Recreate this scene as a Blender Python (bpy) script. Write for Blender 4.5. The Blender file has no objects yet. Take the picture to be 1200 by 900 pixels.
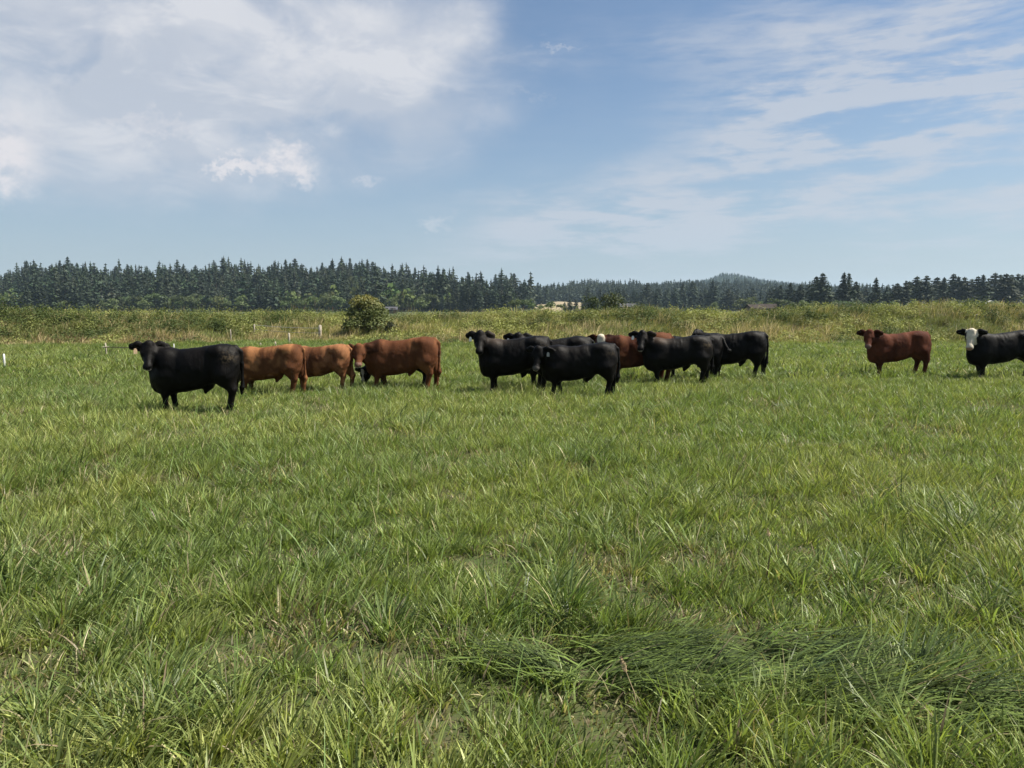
import bpy, bmesh, math, random
import numpy as np
from mathutils import Vector, Matrix

R = math.radians
random.seed(7)
RNG = np.random.default_rng(11)
scene = bpy.context.scene
COL = scene.collection

# ------------------------------------------------------------------ camera
CAM_H = 1.8
FPX = 900.0                     # focal length in pixels of a 1200 px wide frame
PITCH = math.atan2(88.0, FPX)
cam_d = bpy.data.cameras.new("camera")
cam = bpy.data.objects.new("camera", cam_d)
COL.objects.link(cam)
cam.location = (0, 0, CAM_H)
cam.rotation_euler = (R(90) - PITCH, 0, 0)
cam_d.sensor_width = 36
cam_d.lens = 36 * FPX / 1200
cam_d.clip_start = 0.05
cam_d.clip_end = 20000
scene.camera = cam

# ------------------------------------------------------------------ light
SUN_EL, SUN_AZ = R(56), R(86)        # azimuth clockwise from the view direction (+Y)
sun_dir = Vector((math.sin(SUN_AZ) * math.cos(SUN_EL), math.cos(SUN_AZ) * math.cos(SUN_EL), math.sin(SUN_EL)))
sd = bpy.data.lights.new("sun", 'SUN')
sd.energy = 5.0
sd.angle = R(0.5)
sd.color = (1.0, 0.94, 0.82)
so = bpy.data.objects.new("sun", sd)
COL.objects.link(so)
so.rotation_euler = sun_dir.to_track_quat('Z', 'Y').to_euler()
so.location = (30, -20, 60)

scene.view_settings.view_transform = 'Standard'
scene.view_settings.look = 'None'
scene.view_settings.exposure = 1.05
scene.view_settings.gamma = 1.0
scene.view_settings.use_curve_mapping = False
scene.cycles.max_bounces = 6
scene.cycles.diffuse_bounces = 3
scene.cycles.transmission_bounces = 4
scene.cycles.transparent_max_bounces = 8
scene.cycles.volume_bounces = 1


# ------------------------------------------------------------------ node helper
class NT:
    def __init__(self, tree):
        self.t = tree
        self.n = tree.nodes
        self.l = tree.links

    def new(self, typ, **kw):
        n = self.n.new(typ)
        for k, v in kw.items():
            setattr(n, k, v)
        return n

    def link(self, a, b):
        self.l.new(a, b)

    def put(self, sock, v):
        if hasattr(v, 'is_linked') or isinstance(v, bpy.types.NodeSocket):
            self.l.new(v, sock)
        else:
            sock.default_value = v

    def m(self, op, a, b=None, c=None, clamp=False):
        n = self.new('ShaderNodeMath', operation=op)
        n.use_clamp = clamp
        self.put(n.inputs[0], a)
        if b is not None:
            self.put(n.inputs[1], b)
        if c is not None:
            self.put(n.inputs[2], c)
        return n.outputs[0]

    def mix(self, f, a, b, mode='MIX'):
        n = self.new('ShaderNodeMix', data_type='RGBA', blend_type=mode)
        self.put(n.inputs[0], f)
        self.put(n.inputs[6], a if not isinstance(a, tuple) else (*a, 1)[:4])
        self.put(n.inputs[7], b if not isinstance(b, tuple) else (*b, 1)[:4])
        return n.outputs[2]

    def smooth(self, x, lo, hi, a=0.0, b=1.0):
        n = self.new('ShaderNodeMapRange', interpolation_type='SMOOTHSTEP')
        self.put(n.inputs[0], x)
        n.inputs[1].default_value = lo
        n.inputs[2].default_value = hi
        n.inputs[3].default_value = a
        n.inputs[4].default_value = b
        return n.outputs[0]

    def noise(self, vec, scale, detail=4, rough=0.5, dist=0.0):
        n = self.new('ShaderNodeTexNoise')
        if vec is not None:
            self.l.new(vec, n.inputs['Vector'])
        n.inputs['Scale'].default_value = scale
        n.inputs['Detail'].default_value = detail
        n.inputs['Roughness'].default_value = rough
        n.inputs['Distortion'].default_value = dist
        return n.outputs['Fac']


# ------------------------------------------------------------------ sky
def build_world():
    w = bpy.data.worlds.new("World")
    scene.world = w
    w.use_nodes = True
    t = NT(w.node_tree)
    t.n.clear()
    out = t.new('ShaderNodeOutputWorld')
    sky = t.new('ShaderNodeTexSky', sky_type='NISHITA')
    sky.sun_disc = False
    sky.sun_elevation = SUN_EL
    sky.sun_rotation = SUN_AZ
    sky.air_density = 1.0
    sky.dust_density = 1.2
    sky.ozone_density = 1.6
    tc = t.new('ShaderNodeTexCoord')
    sx = t.new('ShaderNodeSeparateXYZ')
    t.link(tc.outputs['Generated'], sx.inputs[0])
    X, Y, Z = sx.outputs
    az = t.m('ARCTAN2', X, Y)
    el = t.m('ARCSINE', Z)
    # warped coordinates (azimuth, elevation) in radians
    base = t.new('ShaderNodeCombineXYZ')
    t.link(az, base.inputs[0]); t.link(el, base.inputs[1])
    def vscale(sx_, sy_, rot=0.0, off=0.0):
        mp = t.new('ShaderNodeMapping')
        mp.inputs['Scale'].default_value = (sx_, sy_, 1)
        mp.inputs['Rotation'].default_value = (0, 0, rot)
        mp.inputs['Location'].default_value = (off, off * .7, off * .3)
        t.link(base.outputs[0], mp.inputs[0])
        return mp.outputs[0]
    n1 = t.noise(vscale(5, 9), 1.0, 5, .55)
    n2 = t.noise(vscale(6, 10, 0, 4.1), 1.0, 5, .55)
    azw = t.m('ADD', az, t.m('MULTIPLY', t.m('SUBTRACT', n1, .5), .16))
    elw = t.m('ADD', el, t.m('MULTIPLY', t.m('SUBTRACT', n2, .5), .10))
    nf1 = t.noise(vscale(34, 44, 0, 2.2), 1.0, 7, .68)
    nf2 = t.noise(vscale(34, 44, 0, 7.2), 1.0, 7, .68)
    azf = t.m('ADD', az, t.m('MULTIPLY', t.m('SUBTRACT', nf1, .5), .085))
    elf = t.m('ADD', el, t.m('MULTIPLY', t.m('SUBTRACT', nf2, .5), .080))

    def blob(px, py, rx, ry, rot=0.0, soft=(0.0, 1.0), fine=False):
        a0 = math.atan((px - 600) / 900)
        e0 = math.atan((362 - py) / 900 * math.cos(a0))
        A, E = (azf, elf) if fine else (azw, elw)
        da = t.m('SUBTRACT', A, a0)
        de = t.m('SUBTRACT', E, e0)
        c, s = math.cos(rot), math.sin(rot)
        u = t.m('ADD', t.m('MULTIPLY', da, c), t.m('MULTIPLY', de, s))
        v = t.m('SUBTRACT', t.m('MULTIPLY', de, c), t.m('MULTIPLY', da, s))
        u = t.m('DIVIDE', u, rx / 900)
        v = t.m('DIVIDE', v, ry / 900)
        r = t.m('SQRT', t.m('ADD', t.m('MULTIPLY', u, u), t.m('MULTIPLY', v, v)))
        return t.smooth(t.m('SUBTRACT', 1.0, r), soft[0], soft[1])

    def add(*a):
        r = a[0]
        for b in a[1:]:
            r = t.m('ADD', r, b)
        return r
    mul = lambda a, b: t.m('MULTIPLY', a, b)
    # streaky cirrus texture, drawn out along the horizon and tilted a little
    cir = t.noise(vscale(3.2, 22, R(-7), 1.3), 1.0, 9, .62, .25)
    cir2 = t.noise(vscale(9, 40, R(-10), 5.3), 1.0, 8, .6, .2)
    soft_n = t.noise(vscale(7, 11, R(-25), 9.0), 1.0, 7, .55, .3)
    cirT = t.smooth(cir, .30, .68)
    cirT2 = t.smooth(cir2, .30, .70)
    # --- left, the large soft veil
    veil = add(mul(blob(170, 80, 460, 165, 0, (.0, .35)), .75),
               mul(blob(330, 85, 280, 95, R(14), (.0, .3)), .45),
               mul(blob(20, 20, 330, 110, 0, (.0, .6)), .25))
    veilN = t.smooth(soft_n, .28, .66, .40, 1.2)
    veil = mul(veil, veilN)
    bright = add(mul(blob(390, 60, 210, 62, R(6), (.0, .7)), .6),
                 mul(blob(90, 25, 60, 60, 0, (.0, .8)), .25),
                 mul(blob(300, 20, 120, 40, R(20), (.0, .8)), .3))
    wisp = t.smooth(t.noise(vscale(9, 19, R(-32), 3.3), 1.0, 8, .6, .5), .44, .66)
    bright = t.m('ADD', mul(bright, t.smooth(soft_n, .3, .7, .5, 1.2)), mul(mul(veil, wisp), .5))
    # --- little cumulus
    cum = add(blob(8, 165, 60, 44, 0, (.0, .9), True), mul(blob(18, 200, 48, 40, 0, (.0, .9), True), .8),
              mul(blob(282, 199, 36, 13, R(12), (.0, .6), True), .9), mul(blob(340, 193, 44, 24, R(-12), (.0, .9), True), 1.1),
              mul(blob(362, 210, 14, 22, 0, (.0, .8), True), .5),
              mul(blob(190, 152, 70, 13, 0, (.0, .9), True), .45), mul(blob(436, 214, 22, 8, 0, (.0, .9), True), .3),
              mul(blob(515, 262, 26, 12, R(8), (.0, .9), True), .3))
    # --- right, sheets of cirrus
    sheet = add(mul(blob(930, 190, 480, 80, R(13), (.0, .7)), 1.25),
                mul(blob(1130, 80, 380, 95, R(6), (.0, .7)), 1.2),
                mul(blob(900, 50, 300, 50, R(2), (.0, .9)), .6),
                mul(blob(980, 265, 620, 75, R(4), (.0, .7)), 1.1),
                mul(blob(640, 245, 200, 40, R(-6), (.0, .9)), .4),
                mul(blob(560, 78, 150, 15, R(-4), (.0, .9)), .45),
                mul(blob(655, 68, 50, 5, R(-7), (.0, .9), True), .55),
                mul(blob(615, 120, 50, 7, R(-14), (.0, .9), True), .4))
    sheet = mul(sheet, t.smooth(t.m('ADD', mul(cir, .55), mul(cir2, .45)), .43, .63, .0, 1.15))
    # the rest of the dome, out of this view: thin scattered streaks
    side = t.smooth(t.m('ABSOLUTE', az), .75, 1.1)
    rest = mul(side, mul(cirT, .45))
    dens = t.m('ADD', t.m('ADD', mul(veil, .76), mul(t.m('MINIMUM', sheet, 1.0), .78)), rest)
    dens = t.m('ADD', dens, mul(cirT2, .05))
    dens = t.m('MINIMUM', dens, .86)
    up = t.smooth(el, 0.0, .12)
    dens = mul(dens, t.m('MULTIPLY_ADD', up, .75, .25))

    hs = t.new('ShaderNodeHueSaturation')
    t.link(sky.outputs[0], hs.inputs['Color'])
    hs.inputs['Saturation'].default_value = 1.10
    # thin overall veil that pales the sky towards the horizon
    pale = t.smooth(el, -.02, .30, .60, .0)
    skyc = t.mix(pale, hs.outputs[0], (3.35, 4.2, 5.55))
    colour = t.mix(dens, skyc, (4.95, 5.3, 6.0))
    bw = t.m('MINIMUM', bright, .75)
    colour = t.mix(bw, colour, (6.7, 6.75, 7.1))
    cw = t.m('MINIMUM', mul(mul(cum, t.smooth(nf1, .30, .62, .35, 1.0)), 1.0), .85)
    colour = t.mix(cw, colour, (7.3, 7.0, 7.2))
    bg = t.new('ShaderNodeBackground')
    t.link(colour, bg.inputs[0])
    bg.inputs[1].default_value = 0.054
    t.link(bg.outputs[0], out.inputs[0])


build_world()

# ------------------------------------------------------------------ helpers
FWD = np.array([0, math.cos(PITCH), -math.sin(PITCH)])
UPV = np.array([0, math.sin(PITCH), math.cos(PITCH)])


def ray(px, py):
    return FWD + np.array([1.0, 0, 0]) * (px - 600) / FPX - UPV * (py - 450) / FPX


def on_ground(px, py, z=0.0):
    d = ray(px, py)
    t = (z - CAM_H) / d[2]
    return np.array([0, 0, CAM_H]) + d * t


def at_dist(px, py, Y):
    d = ray(px, py)
    return np.array([0, 0, CAM_H]) + d * (Y / d[1])


def vnoise(x, y, seed=0):
    """smooth value noise in 0..1, vectorised"""
    x = np.asarray(x, float); y = np.asarray(y, float)
    xi = np.floor(x).astype(np.int64); yi = np.floor(y).astype(np.int64)
    fx = x - xi; fy = y - yi
    fx = fx * fx * (3 - 2 * fx); fy = fy * fy * (3 - 2 * fy)

    def h(a, b):
        n = (a * 374761393 + b * 668265263 + seed * 1442695041) & 0xffffffff
        n = ((n ^ (n >> 13)) * 1274126177) & 0xffffffff
        n = n ^ (n >> 16)
        return (n & 0xffff) / 65535.0
    return (h(xi, yi) * (1 - fx) + h(xi + 1, yi) * fx) * (1 - fy) + (h(xi, yi + 1) * (1 - fx) + h(xi + 1, yi + 1) * fx) * fy


def fbm(x, y, seed=0, octv=4):
    s = 0; a = .5; tot = 0
    for i in range(octv):
        s = s + a * vnoise(x * 2 ** i + i * 17.3, y * 2 ** i - i * 9.1, seed + i)
        tot += a; a *= .5
    return s / tot


def sstep(x, a, b):
    t = np.clip((x - a) / (b - a), 0, 1)
    return t * t * (3 - 2 * t)


def tag(o, label=None, cat=None, group=None, kind=None):
    if label: o['label'] = label
    if cat: o['category'] = cat
    if group: o['group'] = group
    if kind: o['kind'] = kind
    return o


def raw_mesh(name, verts, faces_flat, counts, mat, cols=None, smooth=False, mat_idx=None):
    """verts (n,3), faces_flat indices, counts: loops per face (array)"""
    me = bpy.data.meshes.new(name)
    verts = np.asarray(verts, np.float32); faces_flat = np.asarray(faces_flat, np.int32); counts = np.asarray(counts, np.int32)
    me.vertices.add(len(verts)); me.vertices.foreach_set('co', verts.ravel())
    me.loops.add(len(faces_flat)); me.loops.foreach_set('vertex_index', faces_flat)
    me.polygons.add(len(counts))
    starts = np.zeros(len(counts), np.int32); starts[1:] = np.cumsum(counts)[:-1]
    me.polygons.foreach_set('loop_start', starts)
    me.polygons.foreach_set('use_smooth', np.full(len(counts), smooth, bool))
    if cols is not None:
        ca = me.color_attributes.new('Col', 'FLOAT_COLOR', 'POINT')
        c4 = np.ones((len(verts), 4), np.float32); c4[:, :3] = cols
        ca.data.foreach_set('color', c4.ravel())
    for m in (mat if isinstance(mat, list) else [mat]):
        me.materials.append(m)
    if mat_idx is not None:
        me.polygons.foreach_set('material_index', np.asarray(mat_idx, np.int32))
    me.update(calc_edges=True)
    return me


def link(name, me, parent=None, loc=None):
    o = bpy.data.objects.new(name, me)
    COL.objects.link(o)
    if parent is not None: o.parent = parent
    if loc is not None: o.location = loc
    return o


def empty(name, loc=(0, 0, 0), rz=0.0):
    o = bpy.data.objects.new(name, None)
    COL.objects.link(o); o.location = loc; o.rotation_euler = (0, 0, rz)
    o.empty_display_size = .2
    return o


# ------------------------------------------------------------------ materials
def leaf_mat(name, rough=.5, trans=.3, spec=.3, rand=0.0, tint=(1, 1, 1), noise=None):
    m = bpy.data.materials.new(name); m.use_nodes = True
    t = NT(m.node_tree); t.n.clear()
    out = t.new('ShaderNodeOutputMaterial')
    at = t.new('ShaderNodeVertexColor'); at.layer_name = 'Col'
    c = t.mix(1.0, at.outputs[0], tint, 'MULTIPLY')
    if rand:
        oi = t.new('ShaderNodeObjectInfo')
        hs = t.new('ShaderNodeHueSaturation')
        t.link(t.m('MULTIPLY_ADD', oi.outputs['Random'], rand * .10, .5 - rand * .05), hs.inputs['Hue'])
        t.link(t.m('MULTIPLY_ADD', oi.outputs['Random'], rand, 1 - rand / 2), hs.inputs['Value'])
        t.link(c, hs.inputs['Color']); c = hs.outputs[0]
    b = t.new('ShaderNodeBsdfPrincipled')
    t.link(c, b.inputs['Base Color'])
    b.inputs['Roughness'].default_value = rough
    b.inputs['Specular IOR Level'].default_value = spec
    tr = t.new('ShaderNodeBsdfTranslucent')
    c2 = t.mix(1.0, c, (1.15, 1.2, .6), 'MULTIPLY')
    t.link(c2, tr.inputs[0])
    mx = t.new('ShaderNodeMixShader'); mx.inputs[0].default_value = trans
    t.link(b.outputs[0], mx.inputs[1]); t.link(tr.outputs[0], mx.inputs[2])
    t.link(mx.outputs[0], out.inputs[0])
    return m


def plain_mat(name, col, rough=.6, var=.25, scale=8, spec=.4, bump=0.0, metal=0.0):
    m = bpy.data.materials.new(name); m.use_nodes = True
    t = NT(m.node_tree)
    b = t.n['Principled BSDF']
    tc = t.new('ShaderNodeTexCoord')
    n = t.noise(tc.outputs['Object'], scale, 6, .6)
    f = t.smooth(n, .3, .7)
    c = t.mix(f, tuple(x * (1 - var) for x in col), tuple(min(1, x * (1 + var * .6)) for x in col))
    t.link(c, b.inputs['Base Color'])
    b.inputs['Roughness'].default_value = rough
    b.inputs['Specular IOR Level'].default_value = spec
    b.inputs['Metallic'].default_value = metal
    if bump:
        bp = t.new('ShaderNodeBump'); bp.inputs['Strength'].default_value = bump; bp.inputs['Distance'].default_value = .02
        t.link(n, bp.inputs['Height']); t.link(bp.outputs[0], b.inputs['Normal'])
    return m


M_GRASS = leaf_mat('pasture_grass_blades', .44, .36, .26)
M_WEED = leaf_mat('bank_weed_leaves', .6, .25, .10)
M_CONIFER = leaf_mat('conifer_needles', .7, .10, .15, rand=.5)
M_BROAD = leaf_mat('broadleaf_foliage', .6, .25, .25, rand=.45)
M_FOREST = leaf_mat('forest_foliage', .7, .10, .15)
M_BARK = plain_mat('bark', (.10, .075, .055), .85, .4, 6, .2, .4)


def ground_mat():
    m = bpy.data.materials.new('field_soil'); m.use_nodes = True
    t = NT(m.node_tree); b = t.n['Principled BSDF']
    g = t.new('ShaderNodeNewGeometry')
    P = g.outputs['Position']
    n1 = t.noise(P, .5, 6, .6); n2 = t.noise(P, 9, 8, .65); n3 = t.noise(P, 60, 4, .6)
    c = t.mix(t.smooth(n1, .35, .65), (.040, .060, .018), (.060, .072, .026))
    c = t.mix(t.smooth(n2, .42, .62), c, (.075, .065, .038))
    c = t.mix(t.smooth(n3, .4, .65, 0, .6), c, (.045, .07, .02))
    t.link(c, b.inputs['Base Color']); b.inputs['Roughness'].default_value = .95
    b.inputs['Specular IOR Level'].default_value = .1
    bp = t.new('ShaderNodeBump'); bp.inputs['Strength'].default_value = .6; bp.inputs['Distance'].default_value = .03
    t.link(n2, bp.inputs['Height']); t.link(bp.outputs[0], b.inputs['Normal'])
    return m


M_GROUND = ground_mat()


# ------------------------------------------------------------------ terrain
def toe(x):
    """where the mown-looking pasture ends and the weedy dyke bank begins"""
    return 39.6 + .055 * x + 1.6 * (vnoise(np.asarray(x) * .11, 3.3, 5) - .5) + 4.2 * np.exp(-((np.asarray(x) + 12.0) / 4.5) ** 2)


def gz(x, y):
    x = np.asarray(x, float); y = np.asarray(y, float)
    near = .07 * (fbm(x * .35, y * .35, 3, 3) - .5) * np.clip(1 - np.abs(y) / 200, 0, 1)
    tt = toe(x)
    prof = sstep(y, tt, tt + 6.0) * (1 - sstep(y, tt + 11, tt + 18))
    hgt = 1.05 + .75 * (fbm(x * .13, y * 0 + 1.7, 21, 3) - .5) + .30 * sstep(x, 2, 30) - .10 * np.exp(-((x + 9) / 5.0) ** 2)
    return near + prof * (hgt + .75 * (fbm(x * .42, y * .42, 31, 3) - .5) * sstep(y, tt + .5, tt + 3))


def build_ground():
    def axis(lim_in, step_in, lim_out, k):
        a = list(np.arange(0, lim_in + 1e-6, step_in)); v = a[-1]; s = step_in
        while v < lim_out:
            s *= k; v += s; a.append(v)
        return np.array(a)
    xa = axis(46, .5, 5000, 1.28); xs = np.concatenate([-xa[::-1][:-1], xa])
    ya = axis(62, .4, 5200, 1.28); yn = axis(4, .8, 300, 1.5); ys = np.concatenate([-yn[::-1][:-1], ya])
    Xg, Yg = np.meshgrid(xs, ys)
    Zg = gz(Xg, Yg)
    nx, ny = len(xs), len(ys)
    v = np.stack([Xg.ravel(), Yg.ravel(), Zg.ravel()], 1)
    i, j = np.meshgrid(np.arange(nx - 1), np.arange(ny - 1))
    a = (j * nx + i).ravel()
    f = np.stack([a, a + 1, a + 1 + nx, a + nx], 1).ravel()
    o = link('ground', raw_mesh('ground', v, f, np.full(len(a), 4), M_GROUND, smooth=True))
    tag(o, 'flat pasture ground rising into a low bank at the back', 'ground', kind='structure')


build_ground()


# ------------------------------------------------------------------ grass
def blades(bx, by, L, W, dirx, diry, lean, curve, face, cols, segs, z0=None):
    """vectorised blades. lean: tilt from vertical at base (rad); curve: extra tilt to the tip; face: angle of blade's width axis"""
    n = len(bx)
    if z0 is None: z0 = gz(bx, by)
    pts = []
    hx = np.zeros(n); hz = np.zeros(n)
    rows = [(0., 0.)]
    P = [(bx.copy(), by.copy(), z0.copy() - .01)]
    x, y, z = bx.copy(), by.copy(), z0.copy() - .01
    for s in range(segs):
        ang = lean + curve * (s + .5) / segs
        ds = L / segs
        x = x + np.sin(ang) * dirx * ds; y = y + np.sin(ang) * diry * ds
        z = z + np.cos(ang) * ds
        z = np.maximum(z, z0 + .008)
        P.append((x, y, z))
    wx, wy = np.cos(face), np.sin(face)
    nv = 2 * segs + 1
    V = np.empty((n, nv, 3), np.float32); C = np.empty((n, nv, 3), np.float32)
    taper = {1: [1.0], 2: [.85, .8], 3: [.75, 1.0, .65], 4: [.7, 1, .9, .55]}[segs]
    for s in range(segs):
        px, py, pz = P[s]
        w = W * taper[s] * .5
        V[:, 2 * s, 0] = px - wx * w; V[:, 2 * s, 1] = py - wy * w; V[:, 2 * s, 2] = pz
        V[:, 2 * s + 1, 0] = px + wx * w; V[:, 2 * s + 1, 1] = py + wy * w; V[:, 2 * s + 1, 2] = pz
        C[:, 2 * s] = cols; C[:, 2 * s + 1] = cols
    px, py, pz = P[segs]
    V[:, -1, 0] = px; V[:, -1, 1] = py; V[:, -1, 2] = pz
    C[:, -1] = cols * np.array([1.12, 1.08, 1.0])
    base = (np.arange(n) * nv)[:, None]
    loops = []
    for s in range(segs - 1):
        loops.append(np.array([2 * s, 2 * s + 1, 2 * s + 3, 2 * s + 2]))
    pat = np.concatenate(loops + [np.array([2 * segs - 2, 2 * segs - 1, 2 * segs])])
    F = (base + pat[None, :]).ravel()
    cnt = np.tile(np.array([4] * (segs - 1) + [3]), n)
    return V.reshape(-1, 3), F, cnt, C.reshape(-1, 3)


class Acc:
    def __init__(self):
        self.V = []; self.F = []; self.N = []; self.C = []; self.off = 0

    def add(self, V, F, N, C):
        self.V.append(V); self.F.append(F + self.off); self.N.append(N); self.C.append(C); self.off += len(V)

    def mesh(self, name, mat, smooth=False):
        return raw_mesh(name, np.concatenate(self.V), np.concatenate(self.F), np.concatenate(self.N), mat, np.concatenate(self.C), smooth)


# dead/brown spots (px,py in the photo, radius m)
BROWN = [(70, 655, .30), (535, 583, .22), (885, 588, .25), (820, 662, .30), (30, 790, .32), (520, 862, .20), (1085, 505, .5), (200, 515, .5),
         (1180, 480, .7), (560, 660, .25), (700, 850, .25), (1090, 860, .15), (940, 650, .2), (230, 700, .2), (345, 655, .2), (1010, 590, .2)]
BROWN = [(on_ground(a, b)[0], on_ground(a, b)[1], r) for a, b, r in BROWN]
# tall lush tussocks (dark holes in front of them)
LUSH = [(390, 650, .42), (645, 735, .35), (600, 655, .35), (110, 560, .4), (1120, 600, .4), (1010, 700, .4), (230, 830, .35), (480, 500, .7),
        (1130, 820, .3), (780, 640, .4), (900, 480, .8), (690, 545, .4), (60, 470, .9), (300, 560, .5), (1180, 720, .4), (700, 690, .3), (420, 740, .25)]
LUSH = [(on_ground(a, b)[0], on_ground(a, b)[1], r) for a, b, r in LUSH]
# the long flattened swath
SW = on_ground(830, 790)
SW2 = on_ground(1110, 838)


def swath_mask(x, y):
    cy = SW[1] + .10 * np.sin((x - SW[0]) * 2.2) - .12 * (x - SW[0] - .2)
    m2 = np.clip(1.3 - np.sqrt(((x - SW2[0]) / .75) ** 2 + ((y - SW2[1] + .10 * (x - SW2[0])) / .17) ** 2), 0, 1) * .9
    return np.maximum(m2, np.clip(1.35 - np.sqrt(((x - SW[0] + .02) / .92) ** 2 + ((y - cy) / .27) ** 2), 0, 1))


def grass_fields(x, y):
    br = np.zeros(len(x)); lu = np.zeros(len(x))
    for (cx, cy, r) in BROWN:
        d = np.hypot(x - cx, (y - cy)) / r
        br = np.maximum(br, np.clip(1.25 - d, 0, 1))
    for (cx, cy, r) in LUSH:
        d = np.hypot(x - cx, (y - cy)) / r
        lu = np.maximum(lu, np.clip(1.3 - d, 0, 1))
    n = fbm(x * 1.3, y * 1.3, 77, 3)
    br = np.maximum(br, .75 * sstep(n, .66, .78))
    n2 = fbm(x * .8, y * .8, 91, 3)
    lu = np.maximum(lu, .8 * sstep(n2, .58, .74))
    return np.clip(br * (.6 + .8 * fbm(x * 6, y * 6, 5, 2)), 0, 1), lu


def grass_colour(x, y, rnd, rnd2, br, lu, sw):
    n = fbm(x * .55, y * .55, 41, 4); m = fbm(x * 3.1, y * 3.1, 44, 3); big = fbm(x * .12, y * .16, 49, 2)
    a = np.array([.335, .360, .112])      # yellow green
    b = np.array([.195, .255, .074])      # fresh green
    c = np.array([.095, .150, .052])      # blue green
    d = np.array([.42, .37, .22])         # straw
    e = np.array([.20, .16, .10])        # brown thatch
    k = np.clip(.30 + 1.5 * (n - .5) + .8 * (m - .5) + .8 * (big - .5) + .75 * (rnd - .5), 0, 1)[:, None]
    col = b * (1 - k) + a * k
    k2 = np.clip((rnd2 - .62) * 1.4 + lu * .45 + sw * .8, 0, 1)[:, None]
    col = col * (1 - k2) + c * k2
    st = ((rnd * 7.31 % 1) < (.055 + .62 * br))[:, None]
    which = ((rnd2 * 5.7 % 1) < .5)[:, None]
    dead = np.where(which, d * (.55 + .6 * rnd[:, None]), e * (.5 + 1.0 * rnd[:, None]))
    col = np.where(st & ((sw < .3)[:, None] | (rnd2 > .9)[:, None]), dead, col)
    return col * (.50 + .95 * (rnd2 * 3.3 % 1) ** 1.3)[:, None]


def sample_wedge(n, y0, y1, marg):
    """uniform points in the view wedge y0..y1 with a margin at the sides"""
    out_x = []; out_y = []; got = 0
    while got < n:
        y = y0 + (y1 - y0) * RNG.random(n * 2); hw_max = y1 * .70 + marg
        x = (RNG.random(n * 2) * 2 - 1) * hw_max
        ok = np.abs(x) < y * .70 + marg
        x, y = x[ok], y[ok]
        out_x.append(x); out_y.append(y); got += len(x)
    return np.concatenate(out_x)[:n], np.concatenate(out_y)[:n]


def wedge_area(y0, y1, marg):
    return .70 * (y1 ** 2 - y0 ** 2) + 2 * marg * (y1 - y0)


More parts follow.
